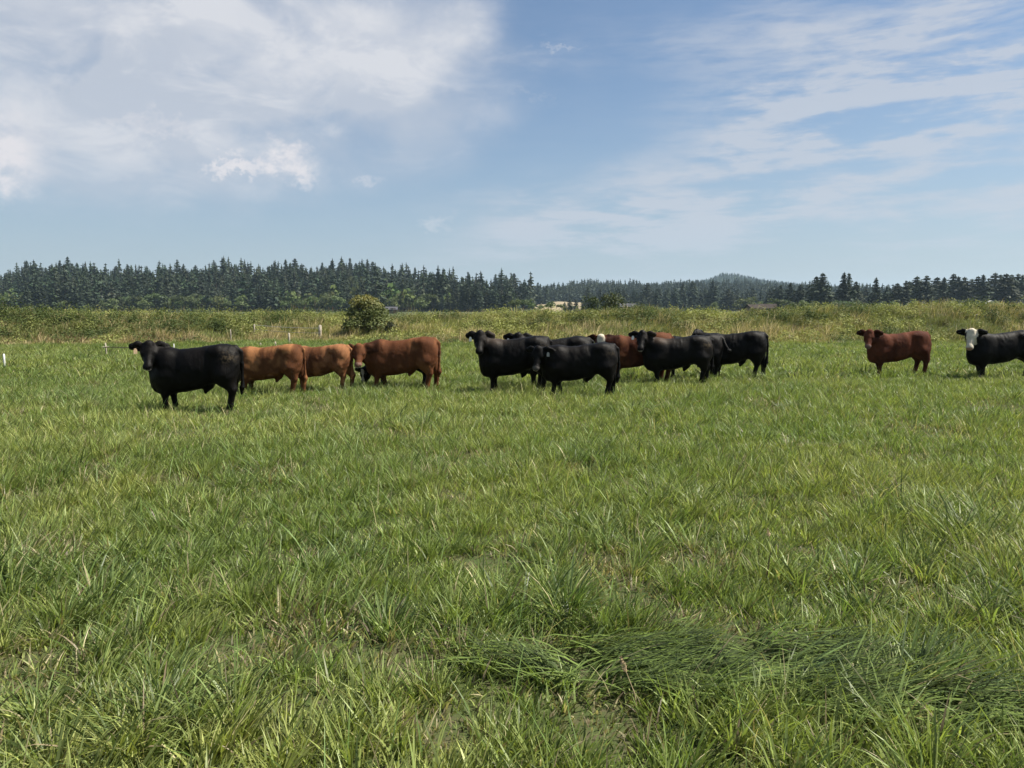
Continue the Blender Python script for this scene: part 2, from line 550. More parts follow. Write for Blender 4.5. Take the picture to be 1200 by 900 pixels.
def build_grass():
    acc = Acc()
    wind = np.array([.8, .25])

    def zone(y0, y1, marg, dens, segs, wmul, lmul, clump_dens, ftoe=False, frac=.62):
        n = int(wedge_area(y0, y1, marg) * dens)
        nc = int(wedge_area(y0, y1, marg) * clump_dens)
        cx, cy = sample_wedge(nc, y0, y1, marg)
        ch = RNG.random(nc); cr = .05 + .09 * RNG.random(nc); ccol = RNG.random(nc); cdir = RNG.random(nc) * 2 * math.pi
        n1 = int(n * frac)
        ci = RNG.integers(0, nc, n1)
        ang = RNG.random(n1) * 2 * math.pi; rr = np.abs(RNG.normal(0, 1, n1)) * cr[ci]
        x1 = cx[ci] + np.cos(ang) * rr; y1_ = cy[ci] + np.sin(ang) * rr
        out1 = np.clip(rr / cr[ci], 0, 2)
        x2, y2 = sample_wedge(n - n1, y0, y1, marg)
        x = np.concatenate([x1, x2]); y = np.concatenate([y1_, y2])
        ang2 = RNG.random(n - n1) * 2 * math.pi
        dx = np.concatenate([np.cos(ang), np.cos(ang2)]); dy = np.concatenate([np.sin(ang), np.sin(ang2)])
        outv = np.concatenate([out1, np.full(n - n1, .6)])
        hsc = np.concatenate([.55 + .9 * ch[ci], np.full(n - n1, .62)])
        rnd = np.concatenate([np.clip(ccol[ci] * .6 + .4 * RNG.random(n1), 0, 1), RNG.random(n - n1)])
        clx = np.concatenate([np.cos(cdir[ci]), np.zeros(n - n1)]); cly = np.concatenate([np.sin(cdir[ci]), np.zeros(n - n1)])
        rnd2 = RNG.random(n)
        br, lu = grass_fields(x, y)
        sw = swath_mask(x, y)
        tt = toe(x)
        keep = (y < tt + .6) & (RNG.random(n) > br * .62) & (RNG.random(n) > sw * .7) & (y > y0 - .2)
        patch = fbm(x * .9, y * .9, 61, 3)
        L = (.090 + .115 * rnd2 ** 1.4) * hsc * lmul * (1 - .55 * br) * (1 + .35 * lu) * (.42 + 1.25 * patch)
        L = L + sw * .20 * (.5 + rnd2)
        lean = (.10 + .32 * outv * RNG.random(n)) + .25 * (RNG.random(n) ** 2) + sw * 1.05
        curve = .25 + .95 * RNG.random(n) ** 1.3 + .35 * lu
        wx = fbm(x * .25, y * .25, 13, 2) - .5; wy = fbm(x * .25, y * .25, 17, 2) - .5
        ddx = 1.25 * dx + .30 * wind[0] + 1.2 * wx + .5 * clx; ddy = 1.25 * dy + .35 * wind[1] + 1.2 * wy + .5 * cly
        sgn = np.where(vnoise(x * 1.9, y * 3, 88) > .42, 1.0, -1.0)
        ddx = ddx * (1 - sw) + sw * (sgn * 2.2 + .25 * dx); ddy = ddy * (1 - sw) + sw * (.30 * dy + .12 * sgn)
        nn = np.hypot(ddx, ddy) + 1e-6; ddx /= nn; ddy /= nn
        W = (.0050 + .0078 * RNG.random(n) ** 1.8) * wmul * (1 + .25 * lu + .25 * sw)
        face = RNG.random(n) * math.pi * 2
        face = np.where(sw > .4, np.arctan2(ddy, ddx) + math.pi / 2 + .6 * (RNG.random(n) - .5), face)
        cols = grass_colour(x, y, rnd, rnd2, br, lu, sw)
        k = keep
        acc.add(*blades(x[k], y[k], L[k], W[k], ddx[k], ddy[k], lean[k], curve[k], face[k], cols[k], segs))

    zone(2.0, 5.6, 1.2, 4000, 4, 1.0, 1.1, 34)
    zone(5.6, 10, 1.5, 3400, 3, 1.0, 1.05, 34)
    zone(10, 19, 2.0, 1650, 2, 1.3, 1.1, 24)
    zone(19, 46, 3.0, 480, 2, 2.3, 1.15, 9, True)
    # swath: more long combed blades
    n = 3400
    x = SW[0] + .35 + (RNG.random(n) * 2 - 1) * 1.7; y = SW[1] + (RNG.random(n) * 2 - 1) * .65
    s = swath_mask(x, y); k = RNG.random(n) < s * 1.5; x, y, s = x[k], y[k], s[k]; n = len(x)
    sgn = np.where(vnoise(x * 1.9, y * 3, 88) > .42, 1.0, -1.0)
    dx = sgn; dy = .38 * RNG.normal(0, 1, n) + 1.2 * (vnoise(x * 3, y * 5, 14) - .5); q = np.hypot(dx, dy); dx /= q; dy /= q
    r1, r2 = RNG.random(n), RNG.random(n)
    col = np.array([.110, .155, .038]) * (.2 + 1.5 * r1 ** 1.5)[:, None]
    acc.add(*blades(x, y, .28 + .25 * r2, .0075 + .006 * r1 ** 2, dx, dy, .45 + .7 * r1, .75 + .7 * r2, np.arctan2(dy, dx) + math.pi / 2 + .5 * (r2 - .5), col, 4,
                    gz(x, y) + .07 * r1))
    # sparse tall blades and bent stems standing over the sward
    n = 6500
    x, y = sample_wedge(n, 2.2, 16, 1.2)
    r1, r2, r3 = RNG.random(n), RNG.random(n), RNG.random(n)
    a = r3 * 2 * math.pi
    col = np.where((r1 < .10)[:, None], np.array([.40, .35, .20]), np.array([.13, .20, .055])) * (.75 + .5 * r2)[:, None]
    acc.add(*blades(x, y, .20 + .17 * r2, (.0040 + .0025 * r1) * (1 + y * .05), np.cos(a), np.sin(a), .12 + .4 * r1, .3 + .9 * r3, RNG.random(n) * 6.28, col, 4))
    me = acc.mesh('pasture_grass', M_GRASS)
    o = link('pasture_grass', me)
    tag(o, 'green pasture grass growing in tufts over the whole field', 'grass', kind='stuff')


build_grass()


# ------------------------------------------------------------------ weedy bank
def clump_leaves(cx, cy, cz, rad, hgt, n, size, cols, flat=.5):
    """leaf quads spread over mounds; arrays per clump, n leaves each"""
    k = len(cx)
    idx = np.repeat(np.arange(k), n); N = len(idx)
    u = RNG.random(N) * 2 * math.pi; w = RNG.random(N); rr = .55 + .5 * RNG.random(N)
    ct = w; st = np.sqrt(1 - ct ** 2)
    lump = .75 + .5 * vnoise(u * 1.3 + idx * 3.1, ct * 3 + idx, 9)
    x = cx[idx] + np.cos(u) * st * rad[idx] * rr * lump; y = cy[idx] + np.sin(u) * st * rad[idx] * rr * lump
    z = cz[idx] + ct * hgt[idx] * rr * lump
    s = size[idx] * (.6 + .8 * RNG.random(N))
    nrm = np.stack([np.cos(u) * st, np.sin(u) * st, ct + .3], 1) + RNG.normal(0, .55, (N, 3))
    nrm /= np.linalg.norm(nrm, axis=1)[:, None]
    t1 = np.cross(nrm, RNG.normal(0, 1, (N, 3))); t1 /= np.linalg.norm(t1, axis=1)[:, None] + 1e-9
    t2 = np.cross(nrm, t1)
    P = np.stack([x, y, z], 1)
    V = np.stack([P - t1 * s[:, None], P - t2 * (s * .5)[:, None], P + t1 * s[:, None], P + t2 * (s * .5)[:, None]], 1)
    C = cols[idx] * (.7 + .6 * RNG.random(N))[:, None]
    C = np.repeat(C[:, None, :], 4, 1)
    F = (np.arange(N) * 4)[:, None] + np.arange(4)[None]
    return V.reshape(-1, 3), F.ravel(), np.full(N, 4), C.reshape(-1, 3)


YG = np.array([.35, .35, .11]); GR = np.array([.20, .225, .075]); DK = np.array([.066, .090, .030])
TAN = np.array([.48, .39, .23]); RB = np.array([.19, .125, .080]); OL = np.array([.14, .135, .06])


def build_bank():
    # tall grasses
    n = 190000
    x = (RNG.random(n) * 2 - 1) * 42; tt = toe(x)
    q = RNG.random(n) ** 1.25 * 13 - .7
    y = tt + q
    a1 = fbm(x * .22, y * .35, 101, 3); a2 = fbm(x * .5, y * .8, 105, 3); a3 = fbm(x * 1.6, y * 1.6, 108, 2); r1, r2 = RNG.random(n), RNG.random(n)
    # which plant grows where
    left = sstep(-x, 2, 20)
    tanz = np.clip(sstep(a2 + .10 * (r1 - .5), .50, .62) * (1 - sstep(q, 2.0, 6.0) * .55) + .85 * np.exp(-((q - .5) / 1.0) ** 2) * sstep(a1, .36, .52), 0, 1)
    yg = sstep(a1 + .12 * (r2 - .5), .44, .58)
    col = GR * (1 - yg[:, None]) + YG * yg[:, None]
    ol = (sstep(a3, .45, .7) * .6)[:, None]
    col = col * (1 - ol) + OL * ol
    isT = (r1 < tanz * .66 + .07)[:, None]
    col = np.where(isT, TAN * (.6 + .6 * r2[:, None]), col)
    rb = (np.exp(-((x + 21) / 5) ** 2) * np.exp(-((q - .6) / 1.0) ** 2))
    col = np.where((RNG.random(n) < rb * .8)[:, None], RB * (.8 + .6 * r2[:, None]), col)
    H = (.14 + .22 * a2 + .34 * sstep(a3, .5, .75)) * (.6 + .7 * r2) * np.clip(.55 + (q + .7) * .45, .5, 1.15) * np.where(isT[:, 0], 1.25, 1.0)
    gate = np.exp(-((x + 13.0) / 3.4) ** 2) * (1 - sstep(q, -2, 2))
    H = H * (1 - .75 * gate)
    a = RNG.random(n) * 6.28
    acc = Acc()
    acc.add(*blades(x, y, H, .016 + .014 * r1, np.cos(a) * .8 + .4, np.sin(a), .08 + .3 * r2, .2 + .6 * RNG.random(n), RNG.random(n) * 6.28,
                    col * (.8 + .4 * RNG.random(n))[:, None], 2))
    o = link('bank_grass', acc.mesh('bank_grass', M_WEED))
    tag(o, 'tall uncut yellow green and straw coloured grasses covering the bank', 'tall grass', kind='stuff')
    # brambles and weeds in mounds
    k = 5200
    x = (RNG.random(k) * 2 - 1) * 41; tt = toe(x); q = RNG.random(k) ** 1.1 * 13.5 - .2; y = tt + q
    b1 = fbm(x * .28, y * .45, 121, 3); b2 = fbm(x * .9, y * 1.2, 125, 2)
    leftrow = np.exp(-((q - 5.2) / 1.8) ** 2) * sstep(-x, 12, 17)
    keep = (b1 + .55 * leftrow > .47) | (q > 9.5) | (RNG.random(k) < .12)
    keep &= ~((np.abs(x + 13.2) < 3.2) & (q < 1.5))
    x, y, q, b1, b2, leftrow = x[keep], y[keep], q[keep], b1[keep], b2[keep], leftrow[keep]; k = len(x)
    rad = .30 + .60 * RNG.random(k); hgt = (.32 + .50 * RNG.random(k) ** 1.3) * (1 + .55 * leftrow) * np.clip(.6 + q * .12, .6, 1.1)
    r = RNG.random(k)[:, None]
    b3 = fbm(x * .35, y * .5, 131, 2)
    w = np.clip(sstep(b3, .38, .58)[:, None] * .85 + .25 * (b2[:, None] - .5) + .35 * (r - .5) - .6 * leftrow[:, None], 0, 1)
    col = DK * (1 - w) + (GR * .6 + YG * .4) * w
    col = np.where(RNG.random((k, 1)) < .12, OL * .9, col)
    acc = Acc()
    acc.add(*clump_leaves(x, y, gz(x, y) - .02, rad, hgt, 170, np.full(k, .050), col))
    o = link('bramble_thicket', acc.mesh('bramble_thicket', M_WEED))
    tag(o, 'low tangled brambles and weeds growing in mounds on the bank', 'brambles', kind='stuff')


build_bank()


# ------------------------------------------------------------------ trees
def tube(acc, pts, rads, sides=6, col=(.08, .06, .045)):
    pts = [np.array(p, float) for p in pts]
    V = []
    for i, p in enumerate(pts):
        d = pts[min(i + 1, len(pts) - 1)] - pts[max(i - 1, 0)]
        d /= np.linalg.norm(d) + 1e-9
        u = np.cross(d, [0.3, 1, .1]); u /= np.linalg.norm(u) + 1e-9
        w = np.cross(d, u)
        for s in range(sides):
            a = 2 * math.pi * s / sides
            V.append(p + (u * math.cos(a) + w * math.sin(a)) * rads[i])
    F = []
    for i in range(len(pts) - 1):
        for s in range(sides):
            a = i * sides + s; b = i * sides + (s + 1) % sides
            F += [a, b, b + sides, a + sides]
    nf = (len(pts) - 1) * sides
    V = np.array(V); acc.add(V, np.array(F), np.full(nf, 4), np.tile(np.array(col), (len(V), 1)))


def one_cluster(V, C, reach):
    """drop stray leaf faces that float away from the crown"""
    c = V.reshape(-1, 4, 3).mean(1); n = len(c)
    if n > 9000: return V, C
    seen = np.zeros(n, bool); k = int(np.argmin(np.linalg.norm(c - c.mean(0), axis=1))); todo = [k]; seen[k] = True
    while todo:
        q = c[np.array(todo)]; nxt = []
        for a in range(0, len(q), 200):
            d = np.linalg.norm(c[None] - q[a:a + 200, None], axis=2).min(0) < reach
            new = np.nonzero(d & ~seen)[0]; seen[new] = True; nxt += list(new)
        todo = nxt
    m = np.repeat(seen, 4)
    return V[m], C[m]


def conifer_mesh(name, seed, H=1.0, width=.26, whorls=16, per=8, dense=4, sparse_base=.06, ragged=.3, col=(.034, .048, .030), mat=None, fat=1.25):
    """unit-height conifer: tiers of drooping boughs, each a spray of needle-clump faces"""
    rg = np.random.default_rng(seed)
    acc = Acc()
    tube(acc, [(0, 0, -.02), (0, 0, .5 * H), (0, 0, .86 * H)], [.016, .010, .002], 5, (.07, .055, .045))
    V = []; C = []
    for zt in np.linspace(.74, .985, 9):
        for kk in range(3):
            a = rg.random() * 6.28; sz = .012 + .20 * (1.02 - zt) * (.6 + .5 * rg.random()); c = np.array([0, 0, zt])
            d = np.array([math.cos(a), math.sin(a), -.5]); sd_ = np.array([-math.sin(a), math.cos(a), 0])
            V += [c + [0, 0, .035], c + sd_ * sz * .5 + d * sz * .4, c + d * sz, c - sd_ * sz * .5 + d * sz * .4]
            C += [np.array(col) * (.8 + .4 * rg.random())] * 4
    for wv in range(whorls):
        t = (wv + rg.random() * .6) / whorls
        z = sparse_base + t * (1 - sparse_base)
        prof = (1 - t) ** .85 * min(1, .35 + t * 4)
        for b in range(per if t < .8 else max(4, per - 3)):
            a = rg.random() * 2 * math.pi
            ln = width * prof * (1 - ragged + 2 * ragged * rg.random()) + .012
            dr = -.25 - .3 * rg.random() + .5 * t
            for s in range(dense):
                f = (s + .4 + .6 * rg.random()) / dense
                c = np.array([math.cos(a) * ln * f, math.sin(a) * ln * f, z + dr * ln * f * .9 + rg.normal() * .006])
                sz = (.040 + .030 * rg.random()) * (1.15 - .4 * f) * (1.12 - .76 * t) * fat
                d = np.array([math.cos(a + rg.normal() * .5), math.sin(a + rg.normal() * .5), -.35 + rg.normal() * .3]); d /= np.linalg.norm(d)
                sd_ = np.cross(d, [0, 0, 1]) + rg.normal(0, .35, 3); sd_ /= np.linalg.norm(sd_)
                V += [c - d * sz * .8, c + sd_ * sz * .75, c + d * sz * 1.2, c - sd_ * sz * .75]
                cc = np.array(col) * (.65 + .7 * rg.random())
                C += [cc] * 4
    V = np.array(V) * np.array([1, 1, H]); V, C = one_cluster(V, np.array(C), max(.075, 1.5 / whorls)); N = len(V) // 4
    acc.add(V, np.arange(len(V)), np.full(N, 4), np.array(C))
    return acc.mesh(name, mat or M_CONIFER)


def broad_arrays(seed, n=500, lobes=7, leaf=.035, w=.42, col=(.08, .11, .035), z0=.12, tip=None, low=0):
    rg = np.random.default_rng(seed)
    lob = []
    for i in range(lobes):
        a = rg.random() * 6.28; r = (rg.random() ** .6) * w * .62; z = z0 + .2 + (.62 - z0) * rg.random()
        lob.append((math.cos(a) * r, math.sin(a) * r, z, .16 + .12 * rg.random()))
    lob.append((0, 0, .74, .22)); lob.append((0, 0, .45, .24 + w * .25)); lob.append((0, 0, .28, .2 + w * .2))
    for i in range(low):
        a = i * 6.28 / max(1, low) + rg.random(); lob.append((math.cos(a) * w * .62, math.sin(a) * w * .62, .14 + .14 * rg.random(), .17 + .06 * rg.random()))
    V = []; C = []
    for i in range(n):
        L = lob[rg.integers(len(lob))]
        d = rg.normal(0, 1, 3); d /= np.linalg.norm(d)
        if d[2] < -.3: d[2] *= -.6
        rr = L[3] * (.7 + .4 * rg.random())
        c = np.array(L[:3]) + d * rr
        c[2] = max(c[2], .03)
        nr = d + rg.normal(0, .6, 3); nr /= np.linalg.norm(nr)
        t1 = np.cross(nr, rg.normal(0, 1, 3)); t1 /= np.linalg.norm(t1); t2 = np.cross(nr, t1)
        s = leaf * (.6 + .8 * rg.random())
        V += [c - t1 * s, c - t2 * s * .6, c + t1 * s, c + t2 * s * .6]
        cc = np.array(col) * (.65 + .7 * rg.random())
        if tip is not None:
            k = max(0, min(1, (c[2] - .55) / .3)) * rg.random()
            cc = cc * (1 - k) + np.array(tip) * k
        C += [cc] * 4
    V, C = one_cluster(np.array(V), np.array(C), leaf * (1.25 if not low else 3.2))
    return V, C, lob


def broad_mesh(name, seed, **kw):
    V, C, lob = broad_arrays(seed, **kw)
    acc = Acc()
    tube(acc, [(0, 0, -.02), (.01, 0, .3), (0, .01, .6)], [.028, .02, .008], 5)
    acc.add(V, np.arange(len(V)), np.full(len(V) // 4, 4), C)
    return acc.mesh(name, M_BROAD)


CONS = [conifer_mesh('conifer_a', 1, width=.21, whorls=24, per=9), conifer_mesh('conifer_b', 2, width=.25, whorls=23, per=10, ragged=.45),
        conifer_mesh('conifer_c', 3, width=.18, whorls=24, per=9), conifer_mesh('conifer_d', 4, width=.28, whorls=22, per=11, ragged=.45, col=(.038, .050, .030)),
        conifer_mesh('conifer_e', 5, width=.23, whorls=18, per=9, ragged=.6, dense=5)]
OLDC = [conifer_mesh('spreading_a', 6, width=.40, whorls=24, per=15, ragged=.38, dense=6, col=(.038, .050, .030)),
        conifer_mesh('spreading_b', 7, width=.34, whorls=22, per=14, ragged=.5, dense=6, col=(.034, .046, .030))]
BRDS = [broad_mesh('broad_a', 11, n=1100, w=.5, leaf=.042), broad_mesh('broad_b', 12, n=1100, w=.42, leaf=.042, col=(.11, .135, .05)), broad_mesh('broad_c', 13, n=1200, w=.6, leaf=.044, col=(.07, .095, .035))]
LOWC = [conifer_mesh('lc_%d' % i, 20 + i, width=.20 + .03 * i, whorls=11, per=7, dense=2, ragged=.4, fat=1.7) for i in range(4)]


def mesh_arrays(me):
    v = np.empty(len(me.vertices) * 3, np.float32); me.vertices.foreach_get('co', v)
    l = np.empty(len(me.loops), np.int32); me.loops.foreach_get('vertex_index', l)
    c = np.empty(len(me.polygons), np.int32); me.polygons.foreach_get('loop_total', c)
    col = np.empty(len(me.vertices) * 4, np.float32); me.color_attributes['Col'].data.foreach_get('color', col)
    return v.reshape(-1, 3), l, c, col.reshape(-1, 4)[:, :3]


def scatter(acc, src, pos, hs, rots, tints):
    v, l, c, col = src
    n = len(pos)
    cs, sn = np.cos(rots), np.sin(rots)
    X = (v[None, :, 0] * cs[:, None] - v[None, :, 1] * sn[:, None]) * hs[:, None] + pos[:, None, 0]
    Y = (v[None, :, 0] * sn[:, None] + v[None, :, 1] * cs[:, None]) * hs[:, None] + pos[:, None, 1]
    Z = v[None, :, 2] * hs[:, None] + pos[:, None, 2]
    V = np.stack([X, Y, Z], 2).reshape(-1, 3)
    F = (l[None] + (np.arange(n) * len(v))[:, None]).ravel()
    C = (col[None] * tints[:, None, :]).reshape(-1, 3)
    acc.add(V, F, np.tile(c, n), C)


# skyline profile of the wooded hills: (px, py of the tree tops)
RIDGE_L = [(-260, 322), (-100, 318), (0, 320), (25, 309), (60, 304), (85, 305), (110, 311), (140, 313), (165, 309), (200, 309), (262, 305), (300, 311), (330, 310), (370, 307), (425, 306),
           (455, 314), (490, 319), (520, 322), (560, 323), (600, 325), (625, 329), (645, 336), (680, 343), (720, 352), (760, 360)]


def prof(tab, px):
    a = np.array(tab); return np.interp(px, a[:, 0], a[:, 1])


def px_of(x, y): return 600 + 900 * x / y


YL0, YL1 = 470.0, 760.0


def hill_left(x, y):
    px = px_of(x, y)
    top = (362 - prof(RIDGE_L, px)) * YL1 / 900 - 23.5
    top = np.maximum(top, -1)
    return np.where(y < YL0, 0, sstep(y, YL0 - 10, YL1) * top) + 0


RIDGE_M = [(560, 352), (620, 341), (660, 337), (700, 335), (740, 336), (790, 333), (830, 333), (880, 334), (920, 336), (980, 340), (1100, 345), (1400, 345)]
YM0, YM1 = 900.0, 1250.0


def hill_mid(x, y):
    px = px_of(x, y)
    top = np.maximum((362 - prof(RIDGE_M, px)) * YM1 / 900 - 19, -1)
    return sstep(y, YM0 - 10, YM1) * top


RIDGE_F = [(600, 352), (690, 344), (760, 335), (800, 331), (825, 328), (845, 321), (858, 321), (872, 324), (890, 328), (920, 331), (950, 335), (1000, 338), (1100, 342), (1300, 348)]
YF0, YF1 = 1750.0, 2450.0


def hill_far(x, y):
    px = px_of(x, y)
    top = np.maximum((362 - prof(RIDGE_F, px)) * YF1 / 900 - 12, -1)
    return sstep(y, YF0 - 10, YF1) * top


def hill_mesh(name, fn, px0, px1, y0, y1, nx, ny, mat, label, back=1.25):
    ps = np.linspace(px0, px1, nx); ys = np.concatenate([np.linspace(y0, y1, ny), np.linspace(y1 * 1.04, y1 * back, 5)])
    P, Yg = np.meshgrid(ps, ys)
    Xg = (P - 600) / 900 * Yg
    Z = np.where(Yg <= y1, fn(Xg, Yg), fn(Xg, np.full_like(Yg, y1)) * np.clip(1 - (Yg - y1) / (y1 * (back - 1)), -.02, 1))
    edge = np.clip(np.minimum(P - px0, px1 - P) / (.06 * (px1 - px0)), 0, 1)
    Z = Z * edge - .3 * (1 - edge) + .01
    v = np.stack([Xg.ravel(), Yg.ravel(), Z.ravel()], 1)
    i, j = np.meshgrid(np.arange(nx - 1), np.arange(len(ys) - 1)); a = (j * nx + i).ravel()
    f = np.stack([a, a + 1, a + 1 + nx, a + nx], 1).ravel()
    o = link(name, raw_mesh(name, v, f, np.full(len(a), 4), mat, smooth=True))
    return tag(o, label, 'hill', kind='structure')


M_HILL = plain_mat('hill_floor', (.035, .048, .022), .95, .4, .05, .1)
hill_mesh('hills', hill_left, -420, 790, YL0 - 15, YL1, 130, 24, M_HILL, 'long wooded hill behind the field on the left')
hill_mesh('hills', hill_mid, 540, 1450, YM0 - 15, YM1, 90, 16, M_HILL, 'low wooded rise behind the field in the middle distance')
hill_mesh('hills', hill_far, 560, 1350, YF0 - 20, YF1, 100, 24, M_HILL, 'distant wooded hill with a small peak')


def far_field():
    # straw-coloured hay meadow on the slope seen through the gap
    m = bpy.data.materials.new('hay_meadow'); m.use_nodes = True
    t = NT(m.node_tree); b = t.n['Principled BSDF']; g = t.new('ShaderNodeNewGeometry')
    n = t.noise(g.outputs['Position'], .03, 6, .6)
    t.link(t.mix(t.smooth(n, .35, .65), (.20, .16, .09), (.25, .20, .12)), b.inputs['Base Color'])
    b.inputs['Roughness'].default_value = .95
    y0, y1 = 560.0, 840.0
    ps = np.linspace(600, 705, 30); ys = np.linspace(y0, y1, 14); P, Yg = np.meshgrid(ps, ys)
    Xg = (P - 600) / 900 * Yg
    top = np.interp(P, [600, 625, 655, 668, 690, 705], [7.0, 8.0, 9.8, 9.2, 8.4, 7.0]) 
    Z = .02 + top * sstep(Yg, y0, y1)
    v = np.stack([Xg.ravel(), Yg.ravel(), Z.ravel()], 1); nx = 30
    i, j = np.meshgrid(np.arange(nx - 1), np.arange(13)); a = (j * nx + i).ravel()
    f = np.stack([a, a + 1, a + 1 + nx, a + nx], 1).ravel()
    o = link('meadow', raw_mesh('meadow', v, f, np.full(len(a), 4), m, smooth=True))
    tag(o, 'straw coloured meadow on a slope between the dark trees', 'meadow', kind='structure')


far_field()
N_IND = [0]


def tree_obj(me, name, x, y, z, h, label, cat, group=None, wide=1.0):
    o = link(name, me, None, (x, y, z))
    o.scale = (h * wide * 1.12, h * wide * 1.12, h); o.rotation_euler = (random.gauss(0, .015), random.gauss(0, .015), random.random() * 6.28)
    tag(o, label, cat, group); N_IND[0] += 1
    return o


def build_forests():
    rg = np.random.default_rng(5)
    LC = [mesh_arrays(m) for m in LOWC]
    # ---- left hill: the nearest row and the skyline as single trees, the rest as forest
    acc = Acc()
    n = 5600
    y = YL0 + (YL1 + 12 - YL0) * rg.random(n) ** .9
    px = -300 + 1030 * rg.random(n); x = (px - 600) / 900 * y
    inmeadow = (px > 622) & (y > 540)
    edgecut = (px > 600) & (y < 560)
    keep = ~inmeadow & ~edgecut
    x, y, px = x[keep], y[keep], px[keep]; n = len(x)
    z = hill_left(x, y) - .3
    h = 11 + 10 * rg.random(n) + 5 * (rg.random(n) < .12)
    h *= .58 + .86 * fbm(x / 45, y / 60, 7, 3)
    bl = fbm(x / 40, y / 40, 15, 2) > .60
    tint = np.stack([.85 + .3 * rg.random(n), .85 + .3 * rg.random(n), .85 + .2 * rg.random(n)], 1) * (.75 + .5 * rg.random(n))[:, None]
    tint[bl] *= np.array([1.45, 1.45, 1.0]); h[bl] *= .62
    kind = rg.integers(0, 4, n); rot = rg.random(n) * 6.28
    BA = [mesh_arrays(broad_mesh('lb_%d' % i, 30 + i, n=130, leaf=.09, w=.5, col=(.055, .07, .034))) for i in range(2)]
    for k in range(4):
        s = (kind == k) & ~bl
        scatter(acc, LC[k], np.stack([x[s], y[s], z[s]], 1), h[s], rot[s], tint[s])
    for k in range(2):
        s = (kind % 2 == k) & bl
        scatter(acc, BA[k], np.stack([x[s], y[s], z[s]], 1), h[s], rot[s], tint[s])
    # middle rise
    n = 4200; y = YM0 + (YM1 - YM0) * rg.random(n); px = 560 + 620 * rg.random(n); x = (px - 600) / 900 * y
    z = hill_mid(x, y) - .3; h = (14 + 12 * rg.random(n)) * (.8 + .5 * fbm(x / 60, y / 60, 9, 2)); kind = rg.integers(0, 4, n); rot = rg.random(n) * 6.28
    tint = (.75 + .5 * rg.random(n))[:, None] * np.array([[1, 1, 1.0]])
    for k in range(4):
        s = kind == k
        scatter(acc, LC[k], np.stack([x[s], y[s], z[s]], 1), h[s] * 1.1, rot[s], tint[s])
    o = link('forest', acc.mesh('forest', M_FOREST)); tag(o, 'dark conifer forest covering the hills behind the field', 'forest', kind='stuff')
    # far hill: thousands of tiny crowns
    acc = Acc()
    tiny = []
    for s in range(3):
        a = Acc(); rg2 = np.random.default_rng(50 + s)
        for zz, r in ((.0, .22), (.35, .16), (.65, .09)):
            m_ = 6; ang = np.arange(m_) / m_ * 6.28 + rg2.random(); rr = r * (.7 + .6 * rg2.random(m_))
            V = np.concatenate([np.stack([np.cos(ang) * rr, np.sin(ang) * rr, np.full(m_, zz)], 1), [[0, 0, zz + .42]]])
            F = np.array([[i, (i + 1) % m_, m_] for i in range(m_)]).ravel()
            a.add(V, F, np.full(m_, 3), np.tile([.034, .050, .032], (m_ + 1, 1)) * (.7 + .6 * rg2.random()))
        tiny.append((np.concatenate(a.V), np.concatenate(a.F), np.concatenate(a.N), np.concatenate(a.C)))
    n = 9000; y = YF0 + (YF1 + 30 - YF0) * rg.random(n); px = 600 + 560 * rg.random(n); x = (px - 600) / 900 * y
    z = hill_far(x, np.minimum(y, YF1)) - 1; h = 10 + 8 * rg.random(n); kind = rg.integers(0, 3, n)
    tint = (.7 + .7 * rg.random(n))[:, None] * np.where((fbm(x / 150, y / 150, 3, 2) > .55)[:, None], [[1.2, 1.25, 1.0]], [[.85, .85, .9]])
    for k in range(3):
        s = kind == k
        scatter(acc, tiny[k], np.stack([x[s], y[s], z[s]], 1), h[s] * 1.0, rg.random(s.sum()) * 6.28, tint[s])
    o = link('forest', acc.mesh('distant_forest', M_FOREST)); tag(o, 'forest on the distant peaked hill, blue with haze', 'forest', kind='stuff')


build_forests()


